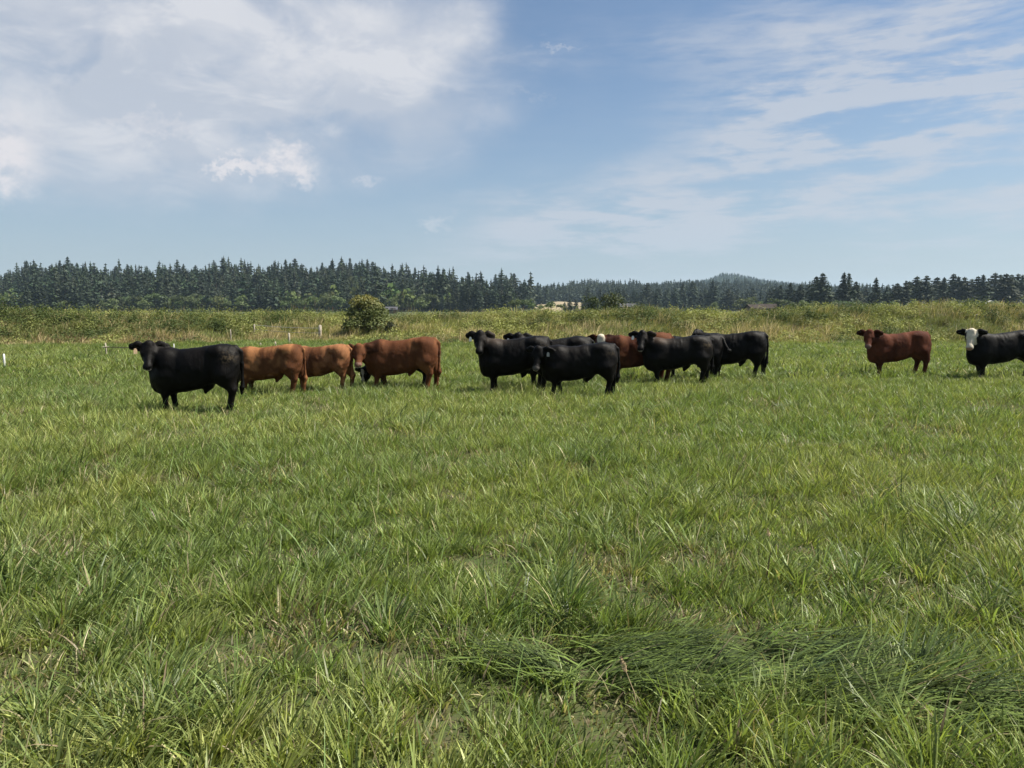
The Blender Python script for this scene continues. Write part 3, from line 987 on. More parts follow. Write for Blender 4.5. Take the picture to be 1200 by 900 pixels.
def build_single_trees():
    rg = random.Random(3)
    # skyline standouts on the left hill  (px, top py)
    peaks = [(18, 311), (31, 304), (41, 307), (50, 306), (62, 303), (70, 302), (79, 301), (90, 305), (97, 308), (108, 313), (128, 306), (136, 309), (148, 310), (172, 308), (180, 310),
             (193, 311), (207, 304), (215, 309), (229, 309), (239, 303), (251, 304), (263, 301), (271, 309), (288, 311), (311, 303), (319, 309), (335, 303), (345, 303), (360, 307),
             (377, 308), (388, 305), (400, 304), (409, 303), (417, 306), (430, 302), (437, 307), (450, 313), (463, 316), (480, 317), (497, 320), (505, 321), (520, 325), (537, 322), (548, 319),
             (570, 320), (580, 321), (593, 322), (603, 321), (612, 326), (622, 327), (630, 331), (640, 334)]
    for px, py in peaks:
        if rg.random() < .28: continue
        py += abs(rg.gauss(0, 2.2)) - 1
        Y = YL1 - 8 - rg.random() * 12
        top = at_dist(px, py, Y); z = float(hill_left(np.array(top[0]), np.array(Y))) - .5
        h = max(15, top[2] - z)
        tree_obj(rg.choice(CONS + CONS[1:2] + OLDC[1:]), 'conifer', top[0], Y, top[2] - h, h, 'pointed dark conifer breaking the skyline of the left hill', 'conifer', 'conifers along the skyline of the left hill')
    # front row at the foot of the left hill
    for i in range(110):
        px = -70 + i * 6.25 + rg.uniform(-2.5, 2.5)
        Y = YL0 - 6 + rg.random() * 22
        if px > 606: break
        x = (px - 600) / 900 * Y
        if fbm(px / 60, 1.5, 4, 2) > .52 or rg.random() < .12:
            tree_obj(rg.choice(BRDS), 'broadleaf_tree', x, Y, -.2, rg.uniform(7, 12), 'rounded grey green broadleaf tree at the foot of the wooded left hill', 'tree', 'broadleaf trees at the foot of the left hill', 1.1)
        else:
            tree_obj(rg.choice(CONS), 'conifer', x, Y, -.2, rg.uniform(10, 18), 'dark conifer in the front row at the foot of the left hill', 'conifer', 'front row of conifers below the left hill')
    # middle: rounded trees in front of the meadow
    for px, top, Y, w in ((604, 349, 300, 1.25), (614, 350, 310, 1.1), (622, 352, 320, 1.0), (634, 356, 330, 1.0), (646, 352, 300, 1.2), (655, 356, 340, 1.0)):
        p = at_dist(px, top, Y); tree_obj(rg.choice(BRDS), 'broadleaf_tree', p[0], Y, -.3, p[2] + .3, 'rounded green tree below the straw coloured meadow', 'tree', 'rounded trees in front of the meadow', w)
    for px, top, Y in ((668, 350, 420), (662, 354, 430), (675, 351, 440), (684, 352, 450)):
        p = at_dist(px, top, Y); tree_obj(CONS[3], 'conifer', p[0], Y, -.3, p[2] + .3, 'broad dark conifer beside the straw coloured meadow', 'conifer', 'conifers beside the meadow', 1.3)
    # middle belt, x 690-900
    for i in range(46):
        px = 690 + i * 4.7 + rg.uniform(-2, 2); Y = rg.uniform(560, 640)
        top = 340 + rg.uniform(-6, 7) - (5 if 755 < px < 845 else 0)
        p = at_dist(px, top, Y)
        tree_obj(rg.choice(CONS + OLDC), 'conifer', p[0], Y, -.3, p[2] + .3, 'dark conifer in the tree belt behind the middle of the bank', 'conifer', 'conifers in the middle tree belt', rg.uniform(1, 1.3))
    for px, top, w in ((868, 349, 1.3), (880, 347, 1.4), (906, 349, 1.3), (892, 352, 1.0), (838, 353, 1.0)):
        p = at_dist(px, top, 470); tree_obj(BRDS[1], 'broadleaf_tree', p[0], 470, -.3, p[2] + .3, 'light green rounded tree in front of the middle tree belt', 'tree', 'light green trees before the middle belt', w)
    # right-hand belt, tall old conifers, 340-430 m
    right = [(915, 334, 0), (927, 331, 0), (938, 333, 1), (948, 334, 0), (1040, 335, 0), (1052, 332, 1), (1062, 329, 0), (1068, 331, 0),
             (1076, 324, 1), (1086, 323, 1), (1099, 325, 0), (1107, 325, 0), (1118, 321, 1), (1124, 324, 0), (1131, 325, 0), (1139, 327, 0), (1147, 324, 1), (1153, 322, 0),
             (1159, 327, 0), (1165, 320, 0), (1172, 322, 0), (1179, 321, 0), (1186, 322, 1), (1193, 321, 0), (1199, 322, 0), (1206, 321, 0), (1214, 323, 1), (1224, 322, 0), (1236, 324, 0), (1250, 321, 1),
             (1265, 324, 0), (1280, 320, 0)]
    for px, top, k in right:
        Y = rg.uniform(360, 430); p = at_dist(px, top, Y)
        me = rg.choice(OLDC) if k else rg.choice(CONS)
        tree_obj(me if k or rg.random() < .5 else rg.choice(OLDC), 'conifer', p[0], Y, -.3, p[2] + .3, 'tall dark conifer in the belt along the right side', 'conifer', 'tall conifers in the right hand belt', 1.2 if k else 1.3)
    for i in range(58):       # second row closes the belt
        px = 905 + i * 6.6 + rg.uniform(-3, 3); Y = rg.uniform(440, 520); p = at_dist(px, 339 + rg.uniform(-4, 5) - (7 if px > 1065 else 0), Y)
        tree_obj(rg.choice(CONS + OLDC), 'conifer', p[0], Y, -.3, p[2] + .3, 'shorter conifer filling the belt behind the tall ones on the right', 'conifer', 'second row of conifers on the right', 1.5)
    for px, top, k, lab in ((965, 320, 1, 'massive dark conifer, left of the twin pointed ones right of centre'), (989, 319, 0, 'left one of two slim pointed conifers rising together'),
                            (996, 320, 0, 'right one of two slim pointed conifers rising together'), (1027, 325, 0, 'lone slim conifer standing above the low gap in the belt'),
                            (1003, 330, 1, 'bushy conifer just right of the two slim pointed ones'), (957, 324, 1, 'bushy conifer leaning on the left of the massive dark one')):
        Y = 345 + rg.random() * 12; p = at_dist(px, top, Y)
        tree_obj(OLDC[0] if k else CONS[0], 'conifer', p[0], Y, -.3, p[2] + .3, lab, 'conifer', None, .95 if k else 1.0)
    for i in range(26):
        px = 905 + i * 12 + rg.uniform(-4, 4); Y = rg.uniform(300, 335); p = at_dist(px, 353 + rg.uniform(-4, 4), Y)
        tree_obj(rg.choice(BRDS), 'broadleaf_tree', p[0], Y, -.3, p[2] + .3, 'low rounded green tree at the foot of the right hand belt', 'tree', 'low trees below the right hand belt', 1.3)


build_single_trees()


def shrub(name, px, base_py, top_py, Y, wpx, seed, n, leaf, col, tip, label, cat, lobes=9):
    p = at_dist(px, top_py, Y)
    z0 = float(gz(np.array(p[0]), np.array(Y))) - .03
    h = p[2] - z0; w = wpx / 900 * Y
    root = empty(name, (p[0], Y, z0)); tag(root, label, cat)
    V, C, lob = broad_arrays(seed, n=n, lobes=lobes, leaf=leaf, w=.5, col=col, tip=tip, low=8)
    ext = (V[:, 0].max() - V[:, 0].min())
    sx = w / ext
    zr = V[:, 2] / V[:, 2].max()
    V = V * np.stack([sx * (1.18 - .42 * zr ** 1.5), sx * (1.18 - .42 * zr ** 1.5), np.full(len(V), h / V[:, 2].max())], 1)
    acc = Acc(); acc.add(V, np.arange(len(V)), np.full(len(V) // 4, 4), C)
    link('crown', acc.mesh(name + '_crown', M_BROAD), root)
    acc = Acc()
    for i, L in enumerate(lob):
        e = np.array(L[:3]) * np.array([sx, sx, h / 1.0])
        tube(acc, [(0.04 * math.cos(i), .04 * math.sin(i), 0), e * np.array([.35, .35, .5]), e * .95], [.035, .022, .008], 5)
    link('stem', acc.mesh(name + '_stem', M_BARK), root)
    return root


shrub('shrub', 431, 386, 344, 44.5, 57, 71, 7000, .026, (.095, .108, .034), (.20, .16, .05), 'big dark green bush with reddish yellow tips standing on the bank', 'bush', 12)
shrub('shrub', 457, 388, 376, 42.8, 20, 72, 900, .05, (.035, .045, .02), None, 'small very dark bush at the right foot of the big bush', 'bush')
shrub('shrub', 696, 368, 343, 78, 36, 73, 2500, .030, (.055, .075, .028), None, 'left one of two dark round bushes beyond the bank', 'bush')
shrub('shrub', 716, 368, 339, 80, 38, 74, 2500, .030, (.065, .085, .030), None, 'right one of two dark round bushes beyond the bank', 'bush')
shrub('shrub', 72, 385, 371, 43.0, 26, 75, 1500, .05, (.035, .048, .02), None, 'dark low bush on the bank at the far left', 'bush')
shrub('shrub', 8, 385, 368, 44.0, 46, 76, 2200, .04, (.045, .058, .022), None, 'dark bush on the bank at the left edge of view', 'bush')


# ------------------------------------------------------------------ posts, wires, buildings
def box_bm(bm, x0, x1, y0, y1, z0, z1, bev=0.0):
    r = bmesh.ops.create_cube(bm, size=1)
    for v in r['verts']:
        v.co = Vector(((x0 + x1) / 2 + v.co.x * (x1 - x0), (y0 + y1) / 2 + v.co.y * (y1 - y0), (z0 + z1) / 2 + v.co.z * (z1 - z0)))
    if bev:
        bmesh.ops.bevel(bm, geom=list({e for v in r['verts'] for e in v.link_edges}), offset=bev, segments=2, affect='EDGES')


def bm_obj(name, bm, mat, parent=None, loc=None):
    me = bpy.data.meshes.new(name); bm.to_mesh(me); bm.free(); me.materials.append(mat)
    return link(name, me, parent, loc)


def acc_obj(name, acc, mat, parent=None, smooth=True):
    return link(name, acc.mesh(name, mat, smooth), parent)


M_WHITE = plain_mat('weathered_white_plastic', (.62, .62, .60), .5, .15, 12)
M_WOODG = plain_mat('grey_weathered_wood', (.33, .29, .24), .85, .4, 9, .2, .4)
M_WOODP = plain_mat('pale_bare_wood', (.36, .32, .25), .85, .3, 9, .2, .3)
M_DARKW = plain_mat('dark_old_wood', (.07, .055, .045), .9, .4, 9, .2, .4)
M_WIRE = plain_mat('galvanised_wire', (.35, .34, .33), .5, .2, 20, .5, 0, .6)


def post(px, base_py, top_py, label, mat, r=.03, Y=None, cap=None, cross=None, cat='post', group=None):
    if Y is None:
        p = on_ground(px, base_py)
    else:
        p = at_dist(px, base_py, Y)
    x, y = p[0], p[1]; z = float(gz(np.array(x), np.array(y)))
    t = at_dist(px, top_py, y); h = t[2] - z
    root = empty('fence_post', (x, y, z)); tag(root, label, cat, group)
    acc = Acc()
    le = random.uniform(-.03, .03)
    tube(acc, [(0, 0, -.1), (le * .4, 0, h * .5), (le, 0, h - .012), (le, 0, h)], [r, r, r * .97, r * .5], 10, (1, 1, 1))
    o = acc_obj('shaft', acc, mat, root)
    bm = bmesh.new(); bmesh.ops.create_cone(bm, cap_ends=True, segments=10, radius1=r * .52, radius2=r * .25, depth=.02)
    bm_obj('cap', bm, mat, root, (le, 0, h + .009))
    if cross:
        a = Acc(); tube(a, [(-cross, -.035, h * .68), (cross, -.035, h * .70)], [.022, .022], 6, (1, 1, 1)); acc_obj('cross_arm', a, mat, root)
    return Vector((x, y, z)), h


post(5.5, 432, 415, 'short white plastic post alone in the grass at the left edge', M_WHITE, .03)
a1, h1 = post(125, 417, 402, 'pale post with a short cross arm left of the leftmost black steer', M_WOODP, .028, cross=.12)
a2, h2 = post(204, 417, 403, 'white topped post just behind the back of the leftmost black steer', M_WHITE, .02)
post(271, 400, 386, 'thin grey post on the slope above the rump of the leftmost black steer', M_WOODG, .028, Y=41.5)
b1, hb1 = post(298, 392, 380, 'pale post at the left end of the wire on the bank', M_WOODP, .04, Y=43.5)
b2, hb2 = post(375, 394, 381, 'thick dark grey post at the right end of the wire on the bank', M_WOODG, .09, Y=43.8)
post(305.5, 410, 402, 'left one of the two low pale posts behind the tan steer', M_WOODP, .035, Y=36.5)
post(323.5, 410, 400.5, 'right one of the two low pale posts behind the tan steer', M_WOODP, .035, Y=36.5)
post(339, 403, 390.5, 'taller pale post behind the rump of the tan steer', M_WOODP, .05, Y=39.5)
post(925, 400, 393, 'short pale post at the foot of the bank right of the herd', M_WOODP, .04, Y=40.6)
c1, hc1 = post(1143, 390, 368.5, 'tall grey post on the bank behind the white faced animal', M_WOODG, .065, Y=44.5)
c2, hc2 = post(1131, 384, 369.5, 'thin dark post left of the tall grey post on the bank', M_DARKW, .03, Y=45.5)
for i, px in enumerate((1094, 1098.5, 1103, 1107, 1112, 1116)):
    post(px, 399, 392.5 + (i % 3) * .6, 'short dark stake in the row at the foot of the bank right of the heifer', M_DARKW, .035, Y=42.6, cat='stake', group='row of dark stakes at the foot of the bank')


def wire(p, q, label, mat=M_WIRE, r=.006, sag=.05):
    p = Vector(p); q = Vector(q); pts = []
    for i in range(9):
        t = i / 8; v = p.lerp(q, t); v.z -= sag * 4 * t * (1 - t); pts.append((v.x - p.x, v.y - p.y, v.z - p.z))
    a = Acc(); tube(a, pts, [r] * 9, 5, (1, 1, 1)); o = acc_obj('fence_wire', a, mat); o.location = p
    tag(o, label, 'wire')


wire(a1 + Vector((0, -.05, h1 * .7)), a2 + Vector((0, -.05, h2 * .7)), 'brown rail wire running right from the post with the cross arm', M_DARKW, .014, .02)
wire(b1 + Vector((0, -.06, hb1 * .95)), b2 + Vector((0, -.11, hb2 * .8)), 'upper wire across the opening in the bank', r=.012)
wire(b1 + Vector((0, -.06, hb1 * .6)), b2 + Vector((0, -.11, hb2 * .45)), 'lower wire across the opening in the bank', r=.012)


M_ROOFG = plain_mat('grey_roof', (.065, .065, .075), .9, .15, .8, .1)
M_ROOFB = plain_mat('brown_roof', (.045, .036, .032), .9, .3, .8, .1)
M_WALLW = plain_mat('white_wall', (.75, .74, .70), .7, .08, .8)
M_WALLB = plain_mat('brown_wall', (.12, .095, .08), .8, .25, .8)
M_GLASS = plain_mat('window_glass', (.03, .035, .04), .1, .1, 2, .6)
M_DOOR = plain_mat('painted_door', (.2, .12, .08), .5, .1, 2)


def house(px, Y, w, d, h, roof_h, label, wall, roof, rz=0.0, gable_front=False, nwin=2):
    p = at_dist(px, 400, Y)
    root = empty('house', (p[0], Y, 0), rz); tag(root, label, 'house')
    bm = bmesh.new(); box_bm(bm, -w / 2, w / 2, -d / 2, d / 2, 0, h); bm_obj('wall', bm, wall, root)
    bm = bmesh.new(); e = .4
    vs = [(-w / 2 - e, -d / 2 - e, h - .05), (w / 2 + e, -d / 2 - e, h - .05), (w / 2 + e, 0, h + roof_h), (-w / 2 - e, 0, h + roof_h), (-w / 2 - e, d / 2 + e, h - .05), (w / 2 + e, d / 2 + e, h - .05)]
    v = [bm.verts.new(c) for c in vs] + [bm.verts.new((c[0], c[1], c[2] + .18)) for c in vs]
    for f in ((0, 1, 2, 3), (3, 2, 5, 4)):
        bm.faces.new([v[i] for i in f][::-1]); bm.faces.new([v[i + 6] for i in f])
    for f in ((0, 1), (1, 2), (2, 5), (5, 4), (4, 3), (3, 0)):
        bm.faces.new([v[f[0]], v[f[1]], v[f[1] + 6], v[f[0] + 6]])
    bm.normal_update(); bm_obj('roof', bm, roof, root)
    bm = bmesh.new()
    for s in (-1, 1):
        t = [bm.verts.new((s * (w / 2 - .01), y, z)) for y, z in ((-d / 2, h), (d / 2, h), (0, h + roof_h - .05))]; bm.faces.new(t if s > 0 else t[::-1])
    bm_obj('gable', bm, wall, root)
    for i in range(nwin):
        cx = -w / 2 + w * (i + .6) / (nwin + .6)
        bm = bmesh.new()
        for (x0, x1, z0, z1) in ((-.6, .6, .9, 1.0), (-.6, .6, 2.0, 2.1), (-.6, -.5, 1.0, 2.0), (.5, .6, 1.0, 2.0)):
            box_bm(bm, cx + x0, cx + x1, -d / 2 - .06, -d / 2 - .003, z0, z1)
        f = bm_obj('window', bm, M_WALLW if wall is M_WALLW else M_WOODG, root)
        bm = bmesh.new(); box_bm(bm, cx - .5, cx + .5, -d / 2 - .03, -d / 2 - .004, 1.0, 2.0); bm_obj('pane', bm, M_GLASS, f)
    bm = bmesh.new(); box_bm(bm, w / 2 - 1.3, w / 2 - .4, -d / 2 - .05, -d / 2 - .003, .0, 2.0); bm_obj('door', bm, M_DOOR, root)


house(458, 300, 5.0, 6, 1.4, 1.1, 'pale roofed shed peeping over the bank right of the big bush', M_WALLB, M_ROOFG, R(8))
house(735, 420, 8, 8, 2.8, 1.8, 'grey roofed house among trees right of the two round bushes', M_WALLB, M_ROOFG, R(-6), nwin=3)
house(884, 235, 4.6, 5, 1.8, 1.2, 'left one of two brown roofed sheds behind the bank', M_WALLB, M_ROOFB, R(10))
house(898, 240, 4.6, 5, 1.9, 1.3, 'right one of two brown roofed sheds behind the bank', M_WALLB, M_ROOFB, R(-14))
house(1168, 280, 4.0, 4, 1.9, 1.1, 'small white house in front of the dark right hand trees', M_WALLW, M_ROOFG, R(20))
house(1158, 330, 3.4, 4, 3.8, 1.4, 'narrow white gabled house half hidden in the right hand trees', M_WALLW, M_WALLW, R(70))


# ------------------------------------------------------------------ cattle
def smin(a, b, k):
    h = np.maximum(k - np.abs(a - b), 0) / k
    return np.minimum(a, b) - h * h * k * .25


def rcone(P, a, b, ra, rb, flat=None):
    a = np.array(a, np.float32); b = np.array(b, np.float32); ab = b - a
    pa = P - a
    if flat is not None:      # flat = (axis vector, factor): squeeze across that axis
        ax, f = flat; ax = np.array(ax, np.float32)
        s = pa @ ax; pa = pa + (s * (1 / f - 1))[..., None] * ax
        abp = ab + (ab @ ax) * (1 / f - 1) * ax; ab = abp
    t = np.clip((pa @ ab) / (ab @ ab + 1e-9), 0, 1)
    d = np.linalg.norm(pa - t[..., None] * ab, axis=-1)
    return d - (ra + t * (rb - ra))


def ellip(P, c, r):
    r = np.array(r, np.float32); q = (P - np.array(c, np.float32))
    k0 = np.linalg.norm(q / r, axis=-1); k1 = np.linalg.norm(q / (r * r), axis=-1) + 1e-6
    return k0 * (k0 - 1) / k1


def surface_nets(F, org, h):
    S = F < 0
    nx, ny, nz = F.shape
    c = S[:-1, :-1, :-1].astype(np.int8)
    tot = np.zeros((nx - 1, ny - 1, nz - 1), np.int8)
    for dx in (0, 1):
        for dy in (0, 1):
            for dz in (0, 1):
                tot += S[dx:nx - 1 + dx, dy:ny - 1 + dy, dz:nz - 1 + dz]
    act = (tot > 0) & (tot < 8)
    idx = np.argwhere(act)
    vid = np.full(act.shape, -1, np.int64); vid[act] = np.arange(len(idx))
    acc = np.zeros((len(idx), 3)); cnt = np.zeros(len(idx))
    corners = [(0, 0, 0), (1, 0, 0), (0, 1, 0), (1, 1, 0), (0, 0, 1), (1, 0, 1), (0, 1, 1), (1, 1, 1)]
    for a in range(8):
        for ax in range(3):
            if corners[a][ax]: continue
            b = list(corners[a]); b[ax] = 1
            ia = idx + corners[a]; ib = idx + b
            fa = F[ia[:, 0], ia[:, 1], ia[:, 2]]; fb = F[ib[:, 0], ib[:, 1], ib[:, 2]]
            m = (fa < 0) != (fb < 0)
            t = np.where(m, fa / (fa - fb + 1e-12), 0)
            p = np.array(corners[a])[None] + np.zeros((len(idx), 3)); p[:, ax] += t
            acc[m] += p[m]; cnt[m] += 1
    V = (idx + acc / cnt[:, None]) * h + org
    Q = []
    for ax in range(3):
        sl0 = [slice(None)] * 3; sl1 = [slice(None)] * 3; sl0[ax] = slice(0, -1); sl1[ax] = slice(1, None)
        ch = S[tuple(sl0)] != S[tuple(sl1)]
        e = np.argwhere(ch)
        u, v = (ax + 1) % 3, (ax + 2) % 3
        e = e[(e[:, u] > 0) & (e[:, v] > 0) & (e[:, u] < F.shape[u] - 1) & (e[:, v] < F.shape[v] - 1)]
        du = np.zeros(3, int); du[u] = 1; dv = np.zeros(3, int); dv[v] = 1
        g = lambda q: vid[q[:, 0], q[:, 1], q[:, 2]]
        quad = np.stack([g(e - du - dv), g(e - dv), g(e), g(e - du)], 1)
        ins = S[e[:, 0], e[:, 1], e[:, 2]]
        quad[~ins] = quad[~ins][:, ::-1]
        Q.append(quad)
    Q = np.concatenate(Q)
    return V, Q


# side profile of the trunk: x, top, bottom, half width  (metres, animal facing +x, about 1.25 m at the hips)
TR = np.array([
    (-.850, 1.00, .94, .02), (-.84, 1.10, .82, .10), (-.80, 1.19, .72, .16), (-.72, 1.245, .66, .215), (-.60, 1.268, .61, .250), (-.46, 1.258, .575, .268), (-.34, 1.238, .545, .275),
    (-.18, 1.212, .48, .285), (0, 1.187, .435, .292), (.20, 1.17, .415, .290), (.36, 1.172, .395, .268), (.48, 1.165, .375, .245), (.60, 1.115, .37, .212), (.70, 1.03, .41, .165), (.77, .93, .50, .10), (.80, .84, .66, .02)])


def cow_mesh(name, mat, head_px=(.80, .03, 1.22), yaw=90, pitch=42, legs=((0, 0), (0, 0)), tail=(0, 0), stretch=1.0, graze=False, coat=(.01, .009, .009), coat2=None,
             face='plain', sheath=True, dirt=0.0, h=.0185, seed=0, belly=0.0, muscle=1.0, earsup=0.0, muzzle=None, backtint=None):
    lo = np.array([-1.12, -.60, -.02]); hi = np.array([1.42 if not graze else 1.5, .66, 1.50])
    if tail[1]: lo[1] = -.85; hi[1] = .85
    g = [np.arange(lo[i], hi[i] + h, h, dtype=np.float32) for i in range(3)]
    X, Yv, Z = np.meshgrid(*g, indexing='ij')
    P = np.stack([X, Yv, Z], -1)
    # trunk
    xx = X
    top = np.interp(xx, TR[:, 0], TR[:, 1]); bot = np.interp(xx, TR[:, 0], TR[:, 2]) - .022 * sstep(xx, -.75, -.3) - belly * np.exp(-((xx + .05) / .45) ** 2); hw = np.interp(xx, TR[:, 0], TR[:, 3]) * muscle
    hw = hw * (1 - .13 * np.exp(-((xx + .36) / .085) ** 2) - .07 * np.exp(-((xx - .20) / .06) ** 2)) * .97
    cz = (top + bot) / 2; a = (top - bot) / 2
    zn = (Z - cz) / a
    # barrel is widest below the middle, narrower over the spine
    wz = hw * (1 - .16 * np.clip(zn, 0, 1) ** 1.5) * (1 + .02 * np.clip(-zn, 0, 1))
    e = 2.75
    k0 = (np.abs(Yv / wz) ** e + np.abs(zn) ** e) ** (1 / e)
    d = (k0 - 1) * np.minimum(wz, a) * .92
    d = np.maximum(d, np.maximum(-.86 - xx, xx - .80))
    d = d.astype(np.float32)
    # haunches, hips, shoulders
    for s in (-1, 1):
        d = smin(d, ellip(P, (-.60, s * .135 * muscle, .82), (.215, .135, .34)), .09)
        d = smin(d, ellip(P, (-.715, s * .105, .86), (.150, .125, .28)), .07)
        d = smin(d, rcone(P, (-.50, s * .15 * muscle, 1.13), (-.40, s * .165 * muscle, 1.12), .075, .07), .12)
        d = smin(d, ellip(P, (.44, s * .165 * muscle, .85), (.165, .115, .30)), .09)
        d = smin(d, ellip(P, (.56, s * .13, .66), (.12, .11, .14)), .08)
        # hind leg
        hx = legs[0][0 if s > 0 else 1]
        y = s * .150
        d = smin(d, rcone(P, (-.63 + hx * .3, y, .70), (-.755 + hx * .8, y, .44), .170, .086), .09)
        d = smin(d, rcone(P, (-.755 + hx * .8, y, .43), (-.72 + hx, y, .15), .068, .050), .03)
        d = smin(d, rcone(P, (-.79 + hx * .8, y, .465), (-.775 + hx * .8, y, .42), .042, .040), .03)
        d = smin(d, rcone(P, (-.72 + hx, y, .15), (-.685 + hx, y, .055), .050, .048), .03)
        d = smin(d, rcone(P, (-.68 + hx, y, .05), (-.665 + hx, y, .015), .055, .062), .02)
        # fore leg
        fx = legs[1][0 if s > 0 else 1]
        d = smin(d, rcone(P, (.47, s * .15, .68), (.475 + fx * .5, s * .145, .39), .145, .068), .09)
        d = smin(d, rcone(P, (.475 + fx * .5, s * .145, .39), (.480 + fx * .5, s * .145, .35), .060, .054), .03)
        d = smin(d, rcone(P, (.480 + fx * .5, s * .145, .34), (.475 + fx, s * .145, .13), .056, .045), .03)
        d = smin(d, rcone(P, (.475 + fx, s * .145, .13), (.500 + fx, s * .145, .05), .046, .046), .03)
        d = smin(d, rcone(P, (.505 + fx, s * .145, .05), (.515 + fx, s * .145, .015), .052, .060), .02)
    if sheath:
        d = smin(d, rcone(P, (-.26, 0, .49), (-.20, 0, .375), .080, .030), .07)
    # neck
    hp = np.array(head_px, np.float32)
    cy, sy = math.cos(R(yaw)), math.sin(R(yaw)); cp, sp = math.cos(R(pitch)), math.sin(R(pitch))
    fwd = np.array([cy * cp, sy * cp, -sp], np.float32)
    side = np.array([-sy, cy, 0], np.float32)
    up = np.cross(fwd, side)
    Lh = lambda p: hp + fwd * p[0] + side * p[1] + up * p[2]
    nb = Lh((.02, 0, -.08))
    mid = (np.array([.52, 0, .93]) + nb) / 2 + np.array([.03, 0, .02])
    d = smin(d, rcone(P, (.46, 0, .96), mid, .215, .150), .10)
    d = smin(d, rcone(P, mid, nb, .150, .105), .07)
    thr = Lh((.06, 0, -.16)); mid2 = (np.array([.58, 0, .66]) + thr) / 2 + np.array([.02, 0, -.01])
    d = smin(d, rcone(P, (.56, 0, .64), mid2, .150, .098), .11)
    d = smin(d, rcone(P, mid2, thr, .098, .075), .07)
    if graze:
        d = smin(d, rcone(P, (.46, 0, .99), (.76, .06, .88), .15, .135), .10)
    # head
    H = P - hp
    HS = 1.17
    q = np.stack([H @ fwd, H @ side, H @ up], -1) / HS
    hd = ellip(q, (.03, 0, -.045), (.13, .118, .095))
    hd = smin(hd, rcone(q, (.06, 0, -.065), (.30, 0, -.085), .100, .058), .05)
    hd = smin(hd, ellip(q, (.350, 0, -.095), (.068, .072, .058)), .04)
    hd = smin(hd, rcone(q, (.05, 0, -.15), (.31, 0, -.145), .075, .042), .05)
    hd = smin(hd, ellip(q, (-.01, 0, .045), (.06, .065, .05)), .05)
    for s in (-1, 1):
        hd = smin(hd, ellip(q, (.115, s * .085, -.035), (.045, .030, .035)), .025)
        hd = smin(hd, ellip(q, (.10, s * .075, -.13), (.085, .035, .07)), .05)
        ev = ellip(q, (.135, s * .112, -.040), (.022, .012, .014)); hd = np.maximum(hd, -ev)
        ev = ellip(q, (.405, s * .036, -.080), (.018, .016, .012)); hd = np.maximum(hd, -ev)
        # ears: cupped leaf shapes standing out sideways, drooping a little
        tip = np.array([-.02, s * .240, -.035 + earsup]); root_ = np.array([-.01, s * .085, -.005])
        ax = np.array([.74, s * .10, .64]); ax /= np.linalg.norm(ax)
        m1 = root_ * .55 + tip * .45
        ear = smin(rcone(q, root_, m1, .040, .080, (ax, .46)), rcone(q, m1, tip, .080, .056, (ax, .46)), .02)
        cup = ellip(q, tuple(m1 + np.array([.036, s * .02, -.006])), (.026, .085, .036))
        ear = np.maximum(ear, -cup)
        hd = smin(hd, ear, .025)
    mth = ellip(q, (.40, 0, -.138), (.05, .08, .006)); hd = np.maximum(hd, -mth)
    d = smin(d, hd * HS, .05)
    # tail
    tx, ty = tail
    pts = [(-.78, 0, 1.20), (-.865, 0, 1.12), (-.890, 0, .90), (-.885, 0, .62)]
    rad = [.045, .036, .030, .026]
    if ty:   # swished to the side
        s = 1 if ty > 0 else -1
        pts = [(-.80, 0, 1.19), (-.87, s * .04, 1.12), (-.93, s * .16, .98), (-1.00, s * .38, .86)]; tuft = [(-1.00, s * .38, .86), (-1.0, s * .58, .84), (-.97, s * .72, .86)]
    else:
        tuft = [(-.88, 0, .62), (-.875 + tx, 0.0, .46), (-.86 + tx, 0, .34)]
    for i in range(3):
        d = smin(d, rcone(P, pts[i], pts[i + 1], rad[i], rad[i + 1]), .05 if i == 0 else .02)
    d = smin(d, rcone(P, tuft[0], tuft[1], .028, .048), .02); d = smin(d, rcone(P, tuft[1], tuft[2], .048, .02), .02)
    V, Q = surface_nets(d, lo, h)
    # coat detail: shallow muscle and hair unevenness
    n_ = fbm(V[:, 0] * 7 + seed, V[:, 2] * 7 + V[:, 1] * 5, seed, 3) - .5
    c = np.array([-.02, 0, .85]); out = V - c; out /= np.linalg.norm(out, axis=1)[:, None] + 1e-6
    n2_ = fbm(V[:, 0] * 26 + seed, V[:, 2] * 14 + V[:, 1] * 14, seed + 5, 2) - .5
    V = V + out * (n_ * .030 + n2_ * .010)[:, None]
    V[:, 2] = np.maximum(V[:, 2], 0)
    # ---- coat colours
    q = np.stack([(V - hp) @ fwd, (V - hp) @ side, (V - hp) @ up], 1) / HS
    C = np.tile(np.array(coat, float), (len(V), 1))
    nn = fbm(V[:, 0] * 4 + 3 * seed, V[:, 2] * 4 + V[:, 1] * 4, seed + 3, 3)
    if coat2 is not None:
        k = sstep(nn + .20 * (V[:, 2] - .8), .42, .66)[:, None]
        C = C * (1 - k) + np.array(coat2) * k
    C *= (.80 + .4 * fbm(V[:, 0] * 16, V[:, 2] * 9 + V[:, 1] * 9, seed + 9, 2))[:, None]
    if backtint is not None:
        k = (np.exp(-((V[:, 0] - .38) / .20) ** 2) * sstep(V[:, 2], .98, 1.18) * .8)[:, None]; C = C * (1 - k) + np.array(backtint) * k
    if dirt:
        k = np.exp(-((V[:, 0] + .70) / .12) ** 2 - ((V[:, 2] - 1.03) / .10) ** 2) * dirt * .6 * sstep(fbm(V[:, 0] * 45, V[:, 2] * 45, 7, 2), .50, .66)
        C = C * (1 - k[:, None]) + np.array([.13, .10, .06]) * k[:, None]
    low = (1 - sstep(V[:, 2], .02, .09))[:, None]; C = C * (1 - low) + np.array([.03, .025, .02]) * low      # hooves
